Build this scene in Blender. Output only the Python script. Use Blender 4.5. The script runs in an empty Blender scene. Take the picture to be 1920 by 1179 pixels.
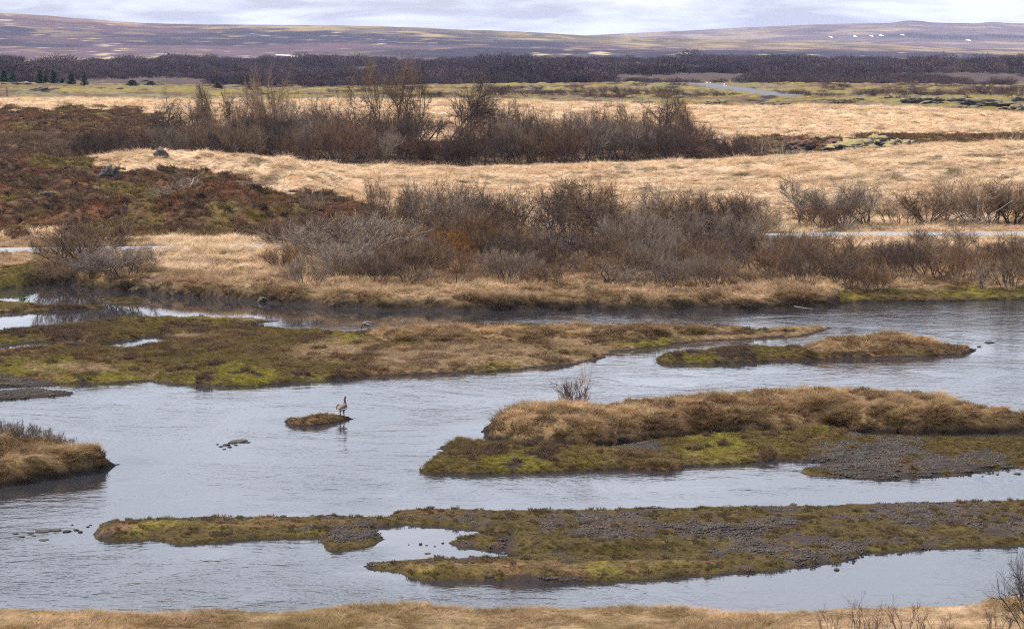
import bpy, math, random
import numpy as np
from mathutils import Vector, Matrix

# ------------------------------------------------------------------ camera, sky, sun, exposure
SC = bpy.context.scene
COL = SC.collection
F = 5300.0                 # focal length in photograph pixels (1920 wide)
CAMZ = 15.4
HORIZON = 100.0
PITCH = math.atan((589.5 - HORIZON) / F)
cam_data = bpy.data.cameras.new('camera')
cam_data.sensor_width = 36.0
cam_data.lens = 36.0 * F / 1920.0
cam_data.clip_start = 1.0
cam_data.clip_end = 40000.0
cam = bpy.data.objects.new('camera', cam_data)
COL.objects.link(cam)
cam.location = (0, 0, CAMZ)
cam.rotation_euler = (math.pi / 2 - PITCH, 0, 0)
SC.camera = cam

SUN_AZ, SUN_EL = math.radians(-84), math.radians(50)     # from the left, a little ahead of the camera
world = bpy.data.worlds.new('World')
SC.world = world
world.use_nodes = True
wt = world.node_tree
wt.nodes.clear()
def wn(t, **kw):
    n = wt.nodes.new(t)
    for k, v in kw.items():
        setattr(n, k, v)
    return n
w_out = wn('ShaderNodeOutputWorld')
w_bg = wn('ShaderNodeBackground')
w_bg.inputs['Strength'].default_value = 0.06
sky = wn('ShaderNodeTexSky', sky_type='NISHITA')
sky.sun_disc = False
sky.sun_elevation = SUN_EL
sky.sun_rotation = SUN_AZ
sky.air_density = 1.0
sky.dust_density = 2.0
geo = wn('ShaderNodeTexCoord')
sep = wn('ShaderNodeSeparateXYZ')
wt.links.new(geo.outputs['Generated'], sep.inputs[0])
den = wn('ShaderNodeMath', operation='ADD')
absz = wn('ShaderNodeMath', operation='ABSOLUTE')
wt.links.new(sep.outputs['Z'], absz.inputs[0])
wt.links.new(absz.outputs[0], den.inputs[0])
den.inputs[1].default_value = 0.13
du = wn('ShaderNodeMath', operation='DIVIDE')
dv = wn('ShaderNodeMath', operation='DIVIDE')
wt.links.new(sep.outputs['X'], du.inputs[0]); wt.links.new(den.outputs[0], du.inputs[1])
wt.links.new(sep.outputs['Y'], dv.inputs[0]); wt.links.new(den.outputs[0], dv.inputs[1])
cmb = wn('ShaderNodeCombineXYZ')
wt.links.new(du.outputs[0], cmb.inputs[0]); wt.links.new(dv.outputs[0], cmb.inputs[1])
cl = wn('ShaderNodeTexNoise')
cl.inputs['Scale'].default_value = 2.1
cl.inputs['Detail'].default_value = 7
cl.inputs['Roughness'].default_value = 0.58
cl.inputs['Distortion'].default_value = 0.4
wt.links.new(cmb.outputs[0], cl.inputs['Vector'])
ramp = wn('ShaderNodeValToRGB')
ramp.color_ramp.elements[0].position = 0.41
ramp.color_ramp.elements[0].color = (0.5, 0.5, 0.5, 1)
ramp.color_ramp.elements[1].position = 0.59
ramp.color_ramp.elements[1].color = (1, 1, 1, 1)
wt.links.new(cl.outputs['Fac'], ramp.inputs[0])
mixc = wn('ShaderNodeMix', data_type='RGBA')
wt.links.new(ramp.outputs[0], mixc.inputs['Factor'])
wt.links.new(sky.outputs[0], mixc.inputs['A'])
mixc.inputs['B'].default_value = (10.6, 11.1, 12.6, 1)       # cloud, before the background strength
# an overcast sky is brighter overhead than at the horizon
up = wn('ShaderNodeMapRange')
wt.links.new(absz.outputs[0], up.inputs['Value'])
for k_, v_ in (('From Min', 0.0), ('From Max', 0.4), ('To Min', 1.0), ('To Max', 2.0)):
    up.inputs[k_].default_value = v_
scl_ = wn('ShaderNodeVectorMath', operation='SCALE')
wt.links.new(mixc.outputs['Result'], scl_.inputs[0]); wt.links.new(up.outputs[0], scl_.inputs['Scale'])
wt.links.new(scl_.outputs[0], w_bg.inputs['Color'])
wt.links.new(w_bg.outputs[0], w_out.inputs[0])

sun_data = bpy.data.lights.new('sun', 'SUN')
sun_data.energy = 5.0
sun_data.angle = math.radians(3)
sun_data.color = (1.0, 0.93, 0.84)
sun = bpy.data.objects.new('sun', sun_data)
COL.objects.link(sun)
S = Vector((math.sin(SUN_AZ) * math.cos(SUN_EL), math.cos(SUN_AZ) * math.cos(SUN_EL), math.sin(SUN_EL)))
sun.rotation_euler = S.to_track_quat('Z', 'Y').to_euler()

SC.view_settings.view_transform = 'Standard'
SC.view_settings.look = 'None'
SC.view_settings.gamma = 1.0
SC.view_settings.exposure = 0.65
SC.render.engine = 'CYCLES'
SC.cycles.max_bounces = 4
SC.cycles.diffuse_bounces = 1
SC.cycles.glossy_bounces = 2
SC.cycles.transmission_bounces = 2
SC.cycles.volume_bounces = 0
SC.cycles.transparent_max_bounces = 6
SC.cycles.sample_clamp_indirect = 2.0
SC.cycles.sample_clamp_direct = 6.0
SC.cycles.use_denoising = False
SC.cycles.filter_width = 1.1
SC.cycles.use_adaptive_sampling = False

# ------------------------------------------------------------------ helpers: maths
RNG = np.random.default_rng(7)
_tab = np.random.default_rng(11).random(1 << 16)
def _h(ix, iy, s):
    return _tab[(ix * 73856093 ^ iy * 19349663 ^ s * 83492791) & 0xFFFF]
def vnoise(x, y, s=0):
    x = np.asarray(x, float); y = np.asarray(y, float)
    fx, fy = np.floor(x), np.floor(y)
    ix, iy = fx.astype(np.int64), fy.astype(np.int64)
    tx, ty = x - fx, y - fy
    tx = tx * tx * (3 - 2 * tx); ty = ty * ty * (3 - 2 * ty)
    a = _h(ix, iy, s); b = _h(ix + 1, iy, s); c = _h(ix, iy + 1, s); d = _h(ix + 1, iy + 1, s)
    return (a + (b - a) * tx) + ((c + (d - c) * tx) - (a + (b - a) * tx)) * ty
def fbm(x, y, s=0, octv=4, g=0.5):
    """about -1..1"""
    t, a, n = 0, 1.0, 0
    for k in range(octv):
        t = t + a * (vnoise(x * 2 ** k + 17.3 * k, y * 2 ** k - 9.1 * k, s + k) * 2 - 1)
        n += a; a *= g
    return t / n * 1.6
def sstep(a, b, x):
    t = np.clip((x - a) / (b - a), 0, 1)
    return t * t * (3 - 2 * t)
CP, SP = math.cos(PITCH), math.sin(PITCH)
def ground_at(px, py, z=0.0):
    """where the line of sight through photograph pixel (px, py) meets the level z"""
    rx, ru = (px - 960) / F, (589.5 - py) / F
    dy = CP + ru * SP; dz = -SP + ru * CP
    t = (z - CAMZ) / dz
    return rx * t, dy * t
def at_range(px, py, Y):
    rx, ru = (px - 960) / F, (589.5 - py) / F
    dy = CP + ru * SP; dz = -SP + ru * CP
    t = Y / dy
    return Vector((rx * t, Y, CAMZ + dz * t))
def to_px(x, y, z):
    d = y * CP - (z - CAMZ) * SP
    u = y * SP + (z - CAMZ) * CP
    return 960 + F * x / d, 589.5 - F * u / d
def z_for(py, Y):
    return CAMZ - (py - HORIZON) * Y / F

def smooth_poly(pts, n=4):
    p = np.array(pts, float); out = []
    m = len(p)
    for i in range(m):
        p0, p1, p2, p3 = p[i - 1], p[i], p[(i + 1) % m], p[(i + 2) % m]
        for k in range(n):
            t = k / n
            # half-tension spline keeps the outline close to its points
            m1, m2 = (p2 - p0) * 0.32, (p3 - p1) * 0.32
            h = (2 * t ** 3 - 3 * t ** 2 + 1) * p1 + (t ** 3 - 2 * t ** 2 + t) * m1 + (-2 * t ** 3 + 3 * t ** 2) * p2 + (t ** 3 - t ** 2) * m2
            out.append(h)
    return np.array(out)
def world_poly(pix):
    return smooth_poly([ground_at(p[0], p[1], p[2] if len(p) > 2 else 0.0) for p in pix])
def sdf(poly, x, y):
    """signed distance, positive inside"""
    x = np.asarray(x, float); y = np.asarray(y, float)
    d = np.full(x.shape, 1e9); ins = np.zeros(x.shape, bool)
    for (ax, ay), (bx, by) in zip(poly, np.roll(poly, -1, 0)):
        ex, ey = bx - ax, by - ay
        t = np.clip(((x - ax) * ex + (y - ay) * ey) / (ex * ex + ey * ey + 1e-12), 0, 1)
        d = np.minimum(d, (x - ax - t * ex) ** 2 + (y - ay - t * ey) ** 2)
        c = (ay > y) != (by > y)
        ins ^= c & (x < (bx - ax) * (y - ay) / (by - ay + 1e-12) + ax)
    return np.where(ins, 1, -1) * np.sqrt(d)
def in_poly(poly, x, y):
    ins = np.zeros(np.shape(x), bool)
    p = np.array(poly, float)
    for (ax, ay), (bx, by) in zip(p, np.roll(p, -1, 0)):
        c = (ay > y) != (by > y)
        ins ^= c & (x < (bx - ax) * (y - ay) / (by - ay + 1e-12) + ax)
    return ins

# ------------------------------------------------------------------ helpers: materials
def mat(name):
    m = bpy.data.materials.new(name); m.use_nodes = True
    nt = m.node_tree
    b = nt.nodes['Principled BSDF']
    return m, nt, b
def N(nt, t, **kw):
    n = nt.nodes.new(t)
    for k, v in kw.items():
        setattr(n, k, v)
    return n
def noise(nt, vec, scale, detail=4, rough=0.55, dist=0.0):
    n = N(nt, 'ShaderNodeTexNoise')
    n.inputs['Scale'].default_value = scale; n.inputs['Detail'].default_value = detail
    n.inputs['Roughness'].default_value = rough; n.inputs['Distortion'].default_value = dist
    if vec is not None: nt.links.new(vec, n.inputs['Vector'])
    return n
def math_n(nt, op, a, b=None):
    n = N(nt, 'ShaderNodeMath', operation=op)
    for i, v in enumerate((a, b)):
        if v is None: continue
        if isinstance(v, (int, float)): n.inputs[i].default_value = v
        else: nt.links.new(v, n.inputs[i])
    return n.outputs[0]
def maprange(nt, v, a, b, c, d):
    n = N(nt, 'ShaderNodeMapRange')
    nt.links.new(v, n.inputs['Value'])
    for k, x in zip(('From Min', 'From Max', 'To Min', 'To Max'), (a, b, c, d)):
        n.inputs[k].default_value = x
    return n.outputs[0]
def mult_color(nt, col, fac):
    n = N(nt, 'ShaderNodeVectorMath', operation='SCALE')
    nt.links.new(col, n.inputs[0]); nt.links.new(fac, n.inputs['Scale'])
    return n.outputs[0]

def ground_material(name, scales=(0.9, 5.0, 22.0), bump=0.05, var=0.7):
    m, nt, b = mat(name)
    tc = N(nt, 'ShaderNodeTexCoord')
    at = N(nt, 'ShaderNodeAttribute', attribute_name='veg')
    n1 = noise(nt, tc.outputs['Object'], scales[0], 5)
    n2 = noise(nt, tc.outputs['Object'], scales[1], 5, 0.65)
    n3 = noise(nt, tc.outputs['Object'], scales[2], 3, 0.6)
    f = math_n(nt, 'ADD', math_n(nt, 'ADD', n1.outputs['Fac'], n2.outputs['Fac']), n3.outputs['Fac'])
    fac = maprange(nt, f, 1.1, 1.9, 1 - var, 1 + var)
    nt.links.new(mult_color(nt, at.outputs['Color'], fac), b.inputs['Base Color'])
    b.inputs['Roughness'].default_value = 0.95
    b.inputs['Specular IOR Level'].default_value = 0.1
    bp = N(nt, 'ShaderNodeBump')
    bp.inputs['Strength'].default_value = 1.0; bp.inputs['Distance'].default_value = bump
    nt.links.new(f, bp.inputs['Height'])
    nt.links.new(bp.outputs[0], b.inputs['Normal'])
    return m
M_GROUND = ground_material('meadow_ground')
M_ISLE = ground_material('island_turf', (1.4, 7.0, 30.0), 0.04, 0.6)
M_HILL = ground_material('hill_heath', (0.012, 0.06, 0.25), 0.7, 0.45)
def hill_streaks(m):
    nt = m.node_tree; b = nt.nodes['Principled BSDF']
    old = b.inputs['Base Color'].links[0].from_socket
    tc = N(nt, 'ShaderNodeTexCoord')
    mp = N(nt, 'ShaderNodeMapping'); mp.inputs['Scale'].default_value = (1.0, 0.45, 1.0); nt.links.new(tc.outputs['Object'], mp.inputs['Vector'])
    a = noise(nt, mp.outputs[0], 0.022, 8, 0.7, 0.6); big = noise(nt, mp.outputs[0], 0.0022, 3, 0.5)
    f = math_n(nt, 'ADD', a.outputs['Fac'], math_n(nt, 'MULTIPLY', big.outputs['Fac'], 0.5))
    for lo, hi, amt, col in ((0.86, 0.98, 0.3, (0.26, 0.19, 0.12)), (0.70, 0.60, 0.55, (0.03, 0.024, 0.034))):
        mx = N(nt, 'ShaderNodeMix', data_type='RGBA')
        nt.links.new(maprange(nt, f, lo, hi, 0, amt), mx.inputs['Factor'])
        nt.links.new(old, mx.inputs['A']); mx.inputs['B'].default_value = (*col, 1)
        old = mx.outputs['Result']
    nt.links.new(old, b.inputs['Base Color'])
hill_streaks(M_HILL)

def plant_material(name, source, translucent=0.25, rough=0.8, vrange=(0.7, 1.3), nscale=6.0):
    """source: 'INSTANCER' tint attribute or 'OBJECT' colour"""
    m, nt, b = mat(name)
    oi = N(nt, 'ShaderNodeObjectInfo')
    if source == 'INSTANCER':
        at = N(nt, 'ShaderNodeAttribute', attribute_name='tint', attribute_type='INSTANCER')
        c = at.outputs['Color']
    else:
        c = oi.outputs['Color']
    tc = N(nt, 'ShaderNodeTexCoord')
    n1 = noise(nt, tc.outputs['Object'], nscale, 2)
    f = maprange(nt, n1.outputs['Fac'], 0.3, 0.7, vrange[0], vrange[1])
    c = mult_color(nt, c, f)
    nt.links.new(c, b.inputs['Base Color'])
    b.inputs['Roughness'].default_value = rough
    b.inputs['Specular IOR Level'].default_value = 0.15
    if translucent > 0:
        t = N(nt, 'ShaderNodeBsdfTranslucent'); nt.links.new(c, t.inputs[0])
        mx = N(nt, 'ShaderNodeMixShader'); mx.inputs[0].default_value = translucent
        nt.links.new(b.outputs[0], mx.inputs[1]); nt.links.new(t.outputs[0], mx.inputs[2])
        nt.links.new(mx.outputs[0], nt.nodes['Material Output'].inputs[0])
    return m
M_GRASS = plant_material('grass_blades', 'INSTANCER', 0.35)
M_HEATH = plant_material('heath_twigs', 'INSTANCER', 0.0)
M_PEBBLE = plant_material('pebble_stone', 'INSTANCER', 0.0, 0.7, (0.35, 1.75), 17.0)
M_SCRUB = plant_material('scrub_twigs', 'INSTANCER', 0.0, 0.9)
M_TWIG = plant_material('shrub_twigs', 'OBJECT', 0.0, 0.85)
M_STEM = plant_material('shrub_bark', 'OBJECT', 0.0, 0.85)
M_NEEDLE = plant_material('spruce_needles', 'OBJECT', 0.0, 0.7, (0.6, 1.3))

def rock_material(name, base, moss, amount):
    m, nt, b = mat(name)
    tc = N(nt, 'ShaderNodeTexCoord'); g = N(nt, 'ShaderNodeNewGeometry')
    n1 = noise(nt, tc.outputs['Object'], 3.0, 6, 0.65)
    n2 = noise(nt, tc.outputs['Object'], 14.0, 4, 0.6)
    sx = N(nt, 'ShaderNodeSeparateXYZ'); nt.links.new(g.outputs['Normal'], sx.inputs[0])
    top = math_n(nt, 'MULTIPLY', sx.outputs['Z'], n1.outputs['Fac'])
    fac = maprange(nt, top, 0.42 - amount, 0.55 - amount, 0, 1)
    mx = N(nt, 'ShaderNodeMix', data_type='RGBA')
    nt.links.new(fac, mx.inputs['Factor'])
    mx.inputs['A'].default_value = (*base, 1); mx.inputs['B'].default_value = (*moss, 1)
    f = maprange(nt, n2.outputs['Fac'], 0.3, 0.7, 0.5, 1.5)
    nt.links.new(mult_color(nt, mx.outputs['Result'], f), b.inputs['Base Color'])
    b.inputs['Roughness'].default_value = 0.9
    bp = N(nt, 'ShaderNodeBump'); bp.inputs['Distance'].default_value = 0.08
    nt.links.new(n2.outputs['Fac'], bp.inputs['Height']); nt.links.new(bp.outputs[0], b.inputs['Normal'])
    return m
M_LAVA = rock_material('lava_rock', (0.04, 0.033, 0.027), (0.10, 0.082, 0.05), 0.06)
M_LAVA_MOSS = rock_material('mossy_lava', (0.05, 0.045, 0.04), (0.19, 0.15, 0.05), 0.17)
M_LAVA_GREY = rock_material('lichen_grey_lava', (0.06, 0.055, 0.048), (0.115, 0.092, 0.04), 0.3)
M_RED_HEATH = rock_material('heath_covered_lava', (0.03, 0.022, 0.018), (0.085, 0.034, 0.016), 0.25)
M_WETROCK = rock_material('wet_river_rock', (0.022, 0.017, 0.013), (0.035, 0.027, 0.014), 0.0)
M_HUMMOCK = rock_material('moss_hummock', (0.04, 0.028, 0.016), (0.085, 0.062, 0.02), 0.12)
M_PALEROCK = rock_material('pale_stone', (0.6, 0.58, 0.55), (0.6, 0.58, 0.55), 0.0)

def flat_material(name, c, rough=0.7, spread=0.2, scale=8.0):
    m, nt, b = mat(name)
    tc = N(nt, 'ShaderNodeTexCoord')
    n1 = noise(nt, tc.outputs['Object'], scale, 4)
    rgb = N(nt, 'ShaderNodeRGB'); rgb.outputs[0].default_value = (*c, 1)
    nt.links.new(mult_color(nt, rgb.outputs[0], maprange(nt, n1.outputs['Fac'], 0.3, 0.7, 1 - spread, 1 + spread)), b.inputs['Base Color'])
    b.inputs['Roughness'].default_value = rough
    return m
M_ASPHALT = flat_material('worn_asphalt', (0.06, 0.06, 0.066), 0.85, 0.15, 0.4)
M_PATH = flat_material('pale_gravel_road', (0.17, 0.17, 0.175), 0.9, 0.12, 0.6)
M_TRACK = flat_material('pale_dirt_track', (0.36, 0.33, 0.31), 0.9, 0.1, 0.05)
M_SNOW = flat_material('old_snow', (0.85, 0.87, 0.9), 0.6, 0.05, 0.1)
M_WHITE = flat_material('white_plastic', (0.8, 0.8, 0.8), 0.5, 0.05)
M_BAND = flat_material('grey_reflector', (0.3, 0.3, 0.32), 0.5, 0.05)
M_POST = flat_material('weathered_post', (0.05, 0.045, 0.045), 0.9, 0.2)
M_DEADWOOD = flat_material('bleached_wood', (0.26, 0.22, 0.19), 0.8, 0.2)
M_GOOSE = flat_material('goose_plumage', (0.105, 0.078, 0.062), 0.8, 0.35, 25.0)
M_GOOSE_DARK = flat_material('goose_dark_plumage', (0.055, 0.032, 0.024), 0.8, 0.3, 25.0)
M_GOOSE_WING = flat_material('goose_wing', (0.07, 0.052, 0.045), 0.8, 0.45, 30.0)
M_GOOSE_WHITE = flat_material('goose_white_feathers', (0.75, 0.72, 0.70), 0.8, 0.1, 20.0)
M_BILL = flat_material('goose_bill', (0.42, 0.20, 0.13), 0.5, 0.1)
M_LEG = flat_material('goose_leg', (0.25, 0.12, 0.09), 0.6, 0.1)
M_LEAF = flat_material('fresh_leaf', (0.055, 0.13, 0.02), 0.6, 0.35, 10.0)

# ------------------------------------------------------------------ helpers: objects
def mesh_obj(name, verts, faces, material=None, parent=None, smooth=True):
    me = bpy.data.meshes.new(name)
    verts = np.asarray(verts, float).reshape(-1, 3)
    fa = np.asarray(faces) if not isinstance(faces, list) or len(set(map(len, faces))) == 1 else None
    if fa is None:
        me.from_pydata(verts.tolist(), [], faces)
    else:
        nf, k = fa.shape
        me.vertices.add(len(verts)); me.vertices.foreach_set('co', verts.ravel())
        me.loops.add(nf * k); me.loops.foreach_set('vertex_index', fa.ravel().astype(np.int32))
        me.polygons.add(nf); me.polygons.foreach_set('loop_start', np.arange(0, nf * k, k, dtype=np.int32))
        me.update(calc_edges=True)
    if smooth:
        me.polygons.foreach_set('use_smooth', np.ones(len(me.polygons), bool))
    if material: me.materials.append(material)
    o = bpy.data.objects.new(name, me)
    COL.objects.link(o)
    if parent: o.parent = parent
    return o
def set_color(o, rgb):
    a = o.data.color_attributes.new('veg', 'FLOAT_COLOR', 'POINT')
    c = np.ones((len(rgb), 4), np.float32); c[:, :3] = rgb
    a.data.foreach_set('color', c.ravel())
def tag(o, label=None, cat=None, group=None, kind=None):
    if label: o['label'] = label
    if cat: o['category'] = cat
    if group: o['group'] = group
    if kind: o['kind'] = kind
    return o
def empty(name, loc, rz=0.0):
    o = bpy.data.objects.new(name, None); COL.objects.link(o)
    o.empty_display_size = 0.2
    o.location = loc; o.rotation_euler = (0, 0, rz)
    return o
def grid_faces(nr, nc):
    i = np.arange(nr * nc).reshape(nr, nc)
    return np.stack([i[:-1, :-1], i[:-1, 1:], i[1:, 1:], i[1:, :-1]], -1).reshape(-1, 4)

# ------------------------------------------------------------------ colours of the ground cover (linear albedo)
GOLD = np.array((0.46, 0.31, 0.18)); PALE = np.array((0.56, 0.415, 0.27)); BROWN = np.array((0.155, 0.092, 0.043))
OLIVE = np.array((0.088, 0.06, 0.02)); MOSS = np.array((0.10, 0.077, 0.016)); LIME = np.array((0.18, 0.148, 0.022))
HEATH = np.array((0.078, 0.045, 0.026)); RUST = np.array((0.15, 0.066, 0.03)); MUD = np.array((0.045, 0.032, 0.027))
GRAVEL = np.array((0.040, 0.030, 0.024)); UNDER = np.array((0.135, 0.088, 0.05)); SCRUB = np.array((0.045, 0.032, 0.03))
SOIL_SHADE = np.array((0.022, 0.015, 0.011)); YMOSS = np.array((0.15, 0.112, 0.03)); GREYLAVA = np.array((0.10, 0.088, 0.065))  # the dark soil tone also carries painted shade on bank faces

# ------------------------------------------------------------------ the ground: control rows (distance, height across the picture)
KX = [-700, 0, 150, 300, 420, 500, 650, 870, 1000, 1200, 1400, 1550, 1700, 1920, 2620]
def row_py(Y, pys): return [z_for(p, Y) for p in pys]
ROWS = [
    (2.0, [13.0] * 15), (12, [11.4] * 15), (30, [6.9] * 15), (45, [3.9] * 15), (58, [1.9] * 15), (68, [0.85] * 15), (76, [0.5] * 15),
    (80, [0.3] * 15), (165, [0.75] * 15),
    (190, [0.8, 0.75, 0.8, 1.0, 1.0, 0.9, 0.85, 0.8, 0.75, 0.75, 0.8, 0.8, 0.8, 0.8, 0.8]),
    (200, [0.9, 0.85, 0.9, 1.3, 1.35, 1.35, 1.2, 0.95, 0.9, 0.95, 1.0, 1.0, 1.05, 1.05, 1.1]),
    (207, [0.95, 0.95, 0.95, 0.98, 1.0, 1.05, 1.05, 1.0, 1.0, 1.05, 1.1, 1.15, 1.2, 1.2, 1.2]),
    (220, [1.0, 1.1, 1.05, 1.05, 1.1, 1.1, 1.1, 1.15, 1.2, 1.25, 1.3, 1.35, 1.35, 1.4, 1.4]),
    (228, [1.5, 1.6, 1.5, 1.4, 1.4, 1.4, 1.35, 1.35, 1.35, 1.4, 1.45, 1.5, 1.5, 1.55, 1.6]),
    (245, [2.4, 2.5, 2.6, 2.5, 2.4, 2.2, 1.9, 1.7, 1.6, 1.7, 1.8, 1.95, 2.1, 2.2, 2.4]),
    (270, [3.6, 3.7, 3.8, 3.7, 3.5, 3.2, 2.6, 2.25, 2.3, 2.45, 2.7, 3.05, 3.4, 3.7, 4.0]),
    (300, row_py(300, [310, 306, 300, 284, 290, 297, 311, 318, 312, 306, 298, 290, 275, 265, 262])),
    (312, row_py(312, [310, 308, 305, 296, 298, 304, 316, 322, 318, 310, 302, 292, 279, 268, 265])),
    (330, [3.4, 3.4, 3.2, 2.9, 2.7, 2.6, 2.4, 2.2, 2.3, 2.5, 2.8, 3.3, 3.7, 4.2, 4.4]),
    (360, [4.3, 4.2, 3.8, 3.3, 3.1, 3.0, 2.9, 2.8, 2.9, 3.1, 3.5, 3.9, 4.1, 4.3, 4.5]),
    (400, [5.3, 5.2, 5.0, 4.4, 4.2, 4.0, 4.0, 4.0, 4.0, 4.1, 4.4, 4.6, 4.7, 4.7, 4.8]),
    (480, row_py(480, [184, 186, 187, 190, 191, 191, 190, 190, 191, 198, 203, 201, 204, 217, 222])),
    (505, row_py(505, [184, 185, 186, 189, 190, 190, 190, 190, 191, 197, 200, 199, 202, 212, 214])),
    (560, row_py(560, [178, 179, 180, 183, 186, 188, 188, 189, 190, 192, 194, 191, 192, 197, 198])),
    (640, row_py(640, [168, 169, 170, 173, 177, 181, 183, 184, 184, 185, 184, 184, 184, 186, 187])),
    (720, row_py(720, [157, 158, 159, 163, 169, 175, 178, 178, 178, 180, 181, 182, 180, 178, 178])),
    (800, row_py(800, [158, 159, 161, 165, 170, 174, 176, 174, 172, 172, 172, 174, 172, 170, 170])),
    (950, row_py(950, [157, 157, 158, 162, 166, 168, 166, 162, 158, 157, 159, 157.5, 159, 166, 168])),
    (1080, row_py(1080, [154, 154, 155, 157, 158, 158, 158, 158, 157, 156, 155, 155, 156, 158, 158])),
    (1500, [6.0] * 15), (2000, [8.0] * 15), (2300, [9.0] * 15),
]
_fpx = np.arange(-700, 2621, 10.0)
_Yk = np.array([r[0] for r in ROWS])
_lk = np.log(_Yk + 40)
_Zk = np.array([np.interp(_fpx, KX, r[1]) for r in ROWS])
_ker = np.exp(-0.5 * (np.arange(-9, 10) / 4.0) ** 2); _ker /= _ker.sum()
_Zk = np.array([np.convolve(np.pad(r, 9, 'edge'), _ker, 'valid') for r in _Zk])
def _pchip(xk, yk, x):
    h = np.diff(xk)[:, None]; d = np.diff(yk, axis=0) / h
    m = np.zeros_like(yk)
    a, b = d[:-1], d[1:]
    ok = (a * b) > 0
    m[1:-1] = np.where(ok, 2 * a * b / np.where(ok, a + b, 1), 0)
    m[0], m[-1] = d[0], d[-1]
    i = np.clip(np.searchsorted(xk, x) - 1, 0, len(xk) - 2)
    t = ((x - xk[i]) / (xk[i + 1] - xk[i]))[:, None]; hh = (xk[i + 1] - xk[i])[:, None]
    return (2 * t ** 3 - 3 * t ** 2 + 1) * yk[i] + (t ** 3 - 2 * t ** 2 + t) * hh * m[i] + (-2 * t ** 3 + 3 * t ** 2) * yk[i + 1] + (t ** 3 - t ** 2) * hh * m[i + 1]
_NL = 900
_fl = np.linspace(_lk[0], _lk[-1], _NL)
_ZG = _pchip(_lk, _Zk, _fl)
def z_smooth(px, Y):
    u = np.clip((px + 700) / 10.0, 0, len(_fpx) - 1.001); v = np.clip((np.log(Y + 40) - _fl[0]) / (_fl[1] - _fl[0]), 0, _NL - 1.001)
    i, j = u.astype(int), v.astype(int); a, b = u - i, v - j
    return (_ZG[j, i] * (1 - a) + _ZG[j, i + 1] * a) * (1 - b) + (_ZG[j + 1, i] * (1 - a) + _ZG[j + 1, i + 1] * a) * b

FAR_SHORE = [(-700, 545), (-60, 541), (0, 543), (50, 538), (78, 532), (105, 531), (145, 541), (180, 546), (240, 550), (330, 555), (420, 561), (560, 571), (650, 577), (740, 581), (900, 583),
             (1100, 582), (1300, 582), (1450, 581), (1550, 579), (1590, 571), (1650, 567), (1780, 565), (1920, 562), (2620, 558)]
_fs = np.array([(p, ground_at(p, q)[1]) for p, q in FAR_SHORE])
NEAR_SHORE = [(p, q + 13) for p, q in [(-700, 1150), (0, 1146), (150, 1156), (260, 1162), (400, 1160), (550, 1155), (700, 1150), (850, 1150), (1000, 1147), (1100, 1142), (1250, 1146), (1420, 1158), (1600, 1152), (1800, 1148), (1860, 1140), (1900, 1130), (1960, 1124), (2620, 1120)]]
_ns = np.array([(p, ground_at(p, q)[1]) for p, q in NEAR_SHORE])

# the two roads: centre lines in the place
ROAD = np.array([(*ground_at(px, py, z), z) for px, py, z in
                 [(-700, 474, 1.15), (-300, 471, 1.15), (0, 468.5, 1.15), (300, 465, 1.15), (700, 458, 1.2), (1100, 449, 1.3), (1400, 442, 1.4), (1600, 438.5, 1.42), (1920, 437.5, 1.45), (2620, 437, 1.5)]])
def road_y(x): return np.interp(x, ROAD[:, 0], ROAD[:, 1])
def road_z(x): return np.interp(x, ROAD[:, 0], ROAD[:, 2])

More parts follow.
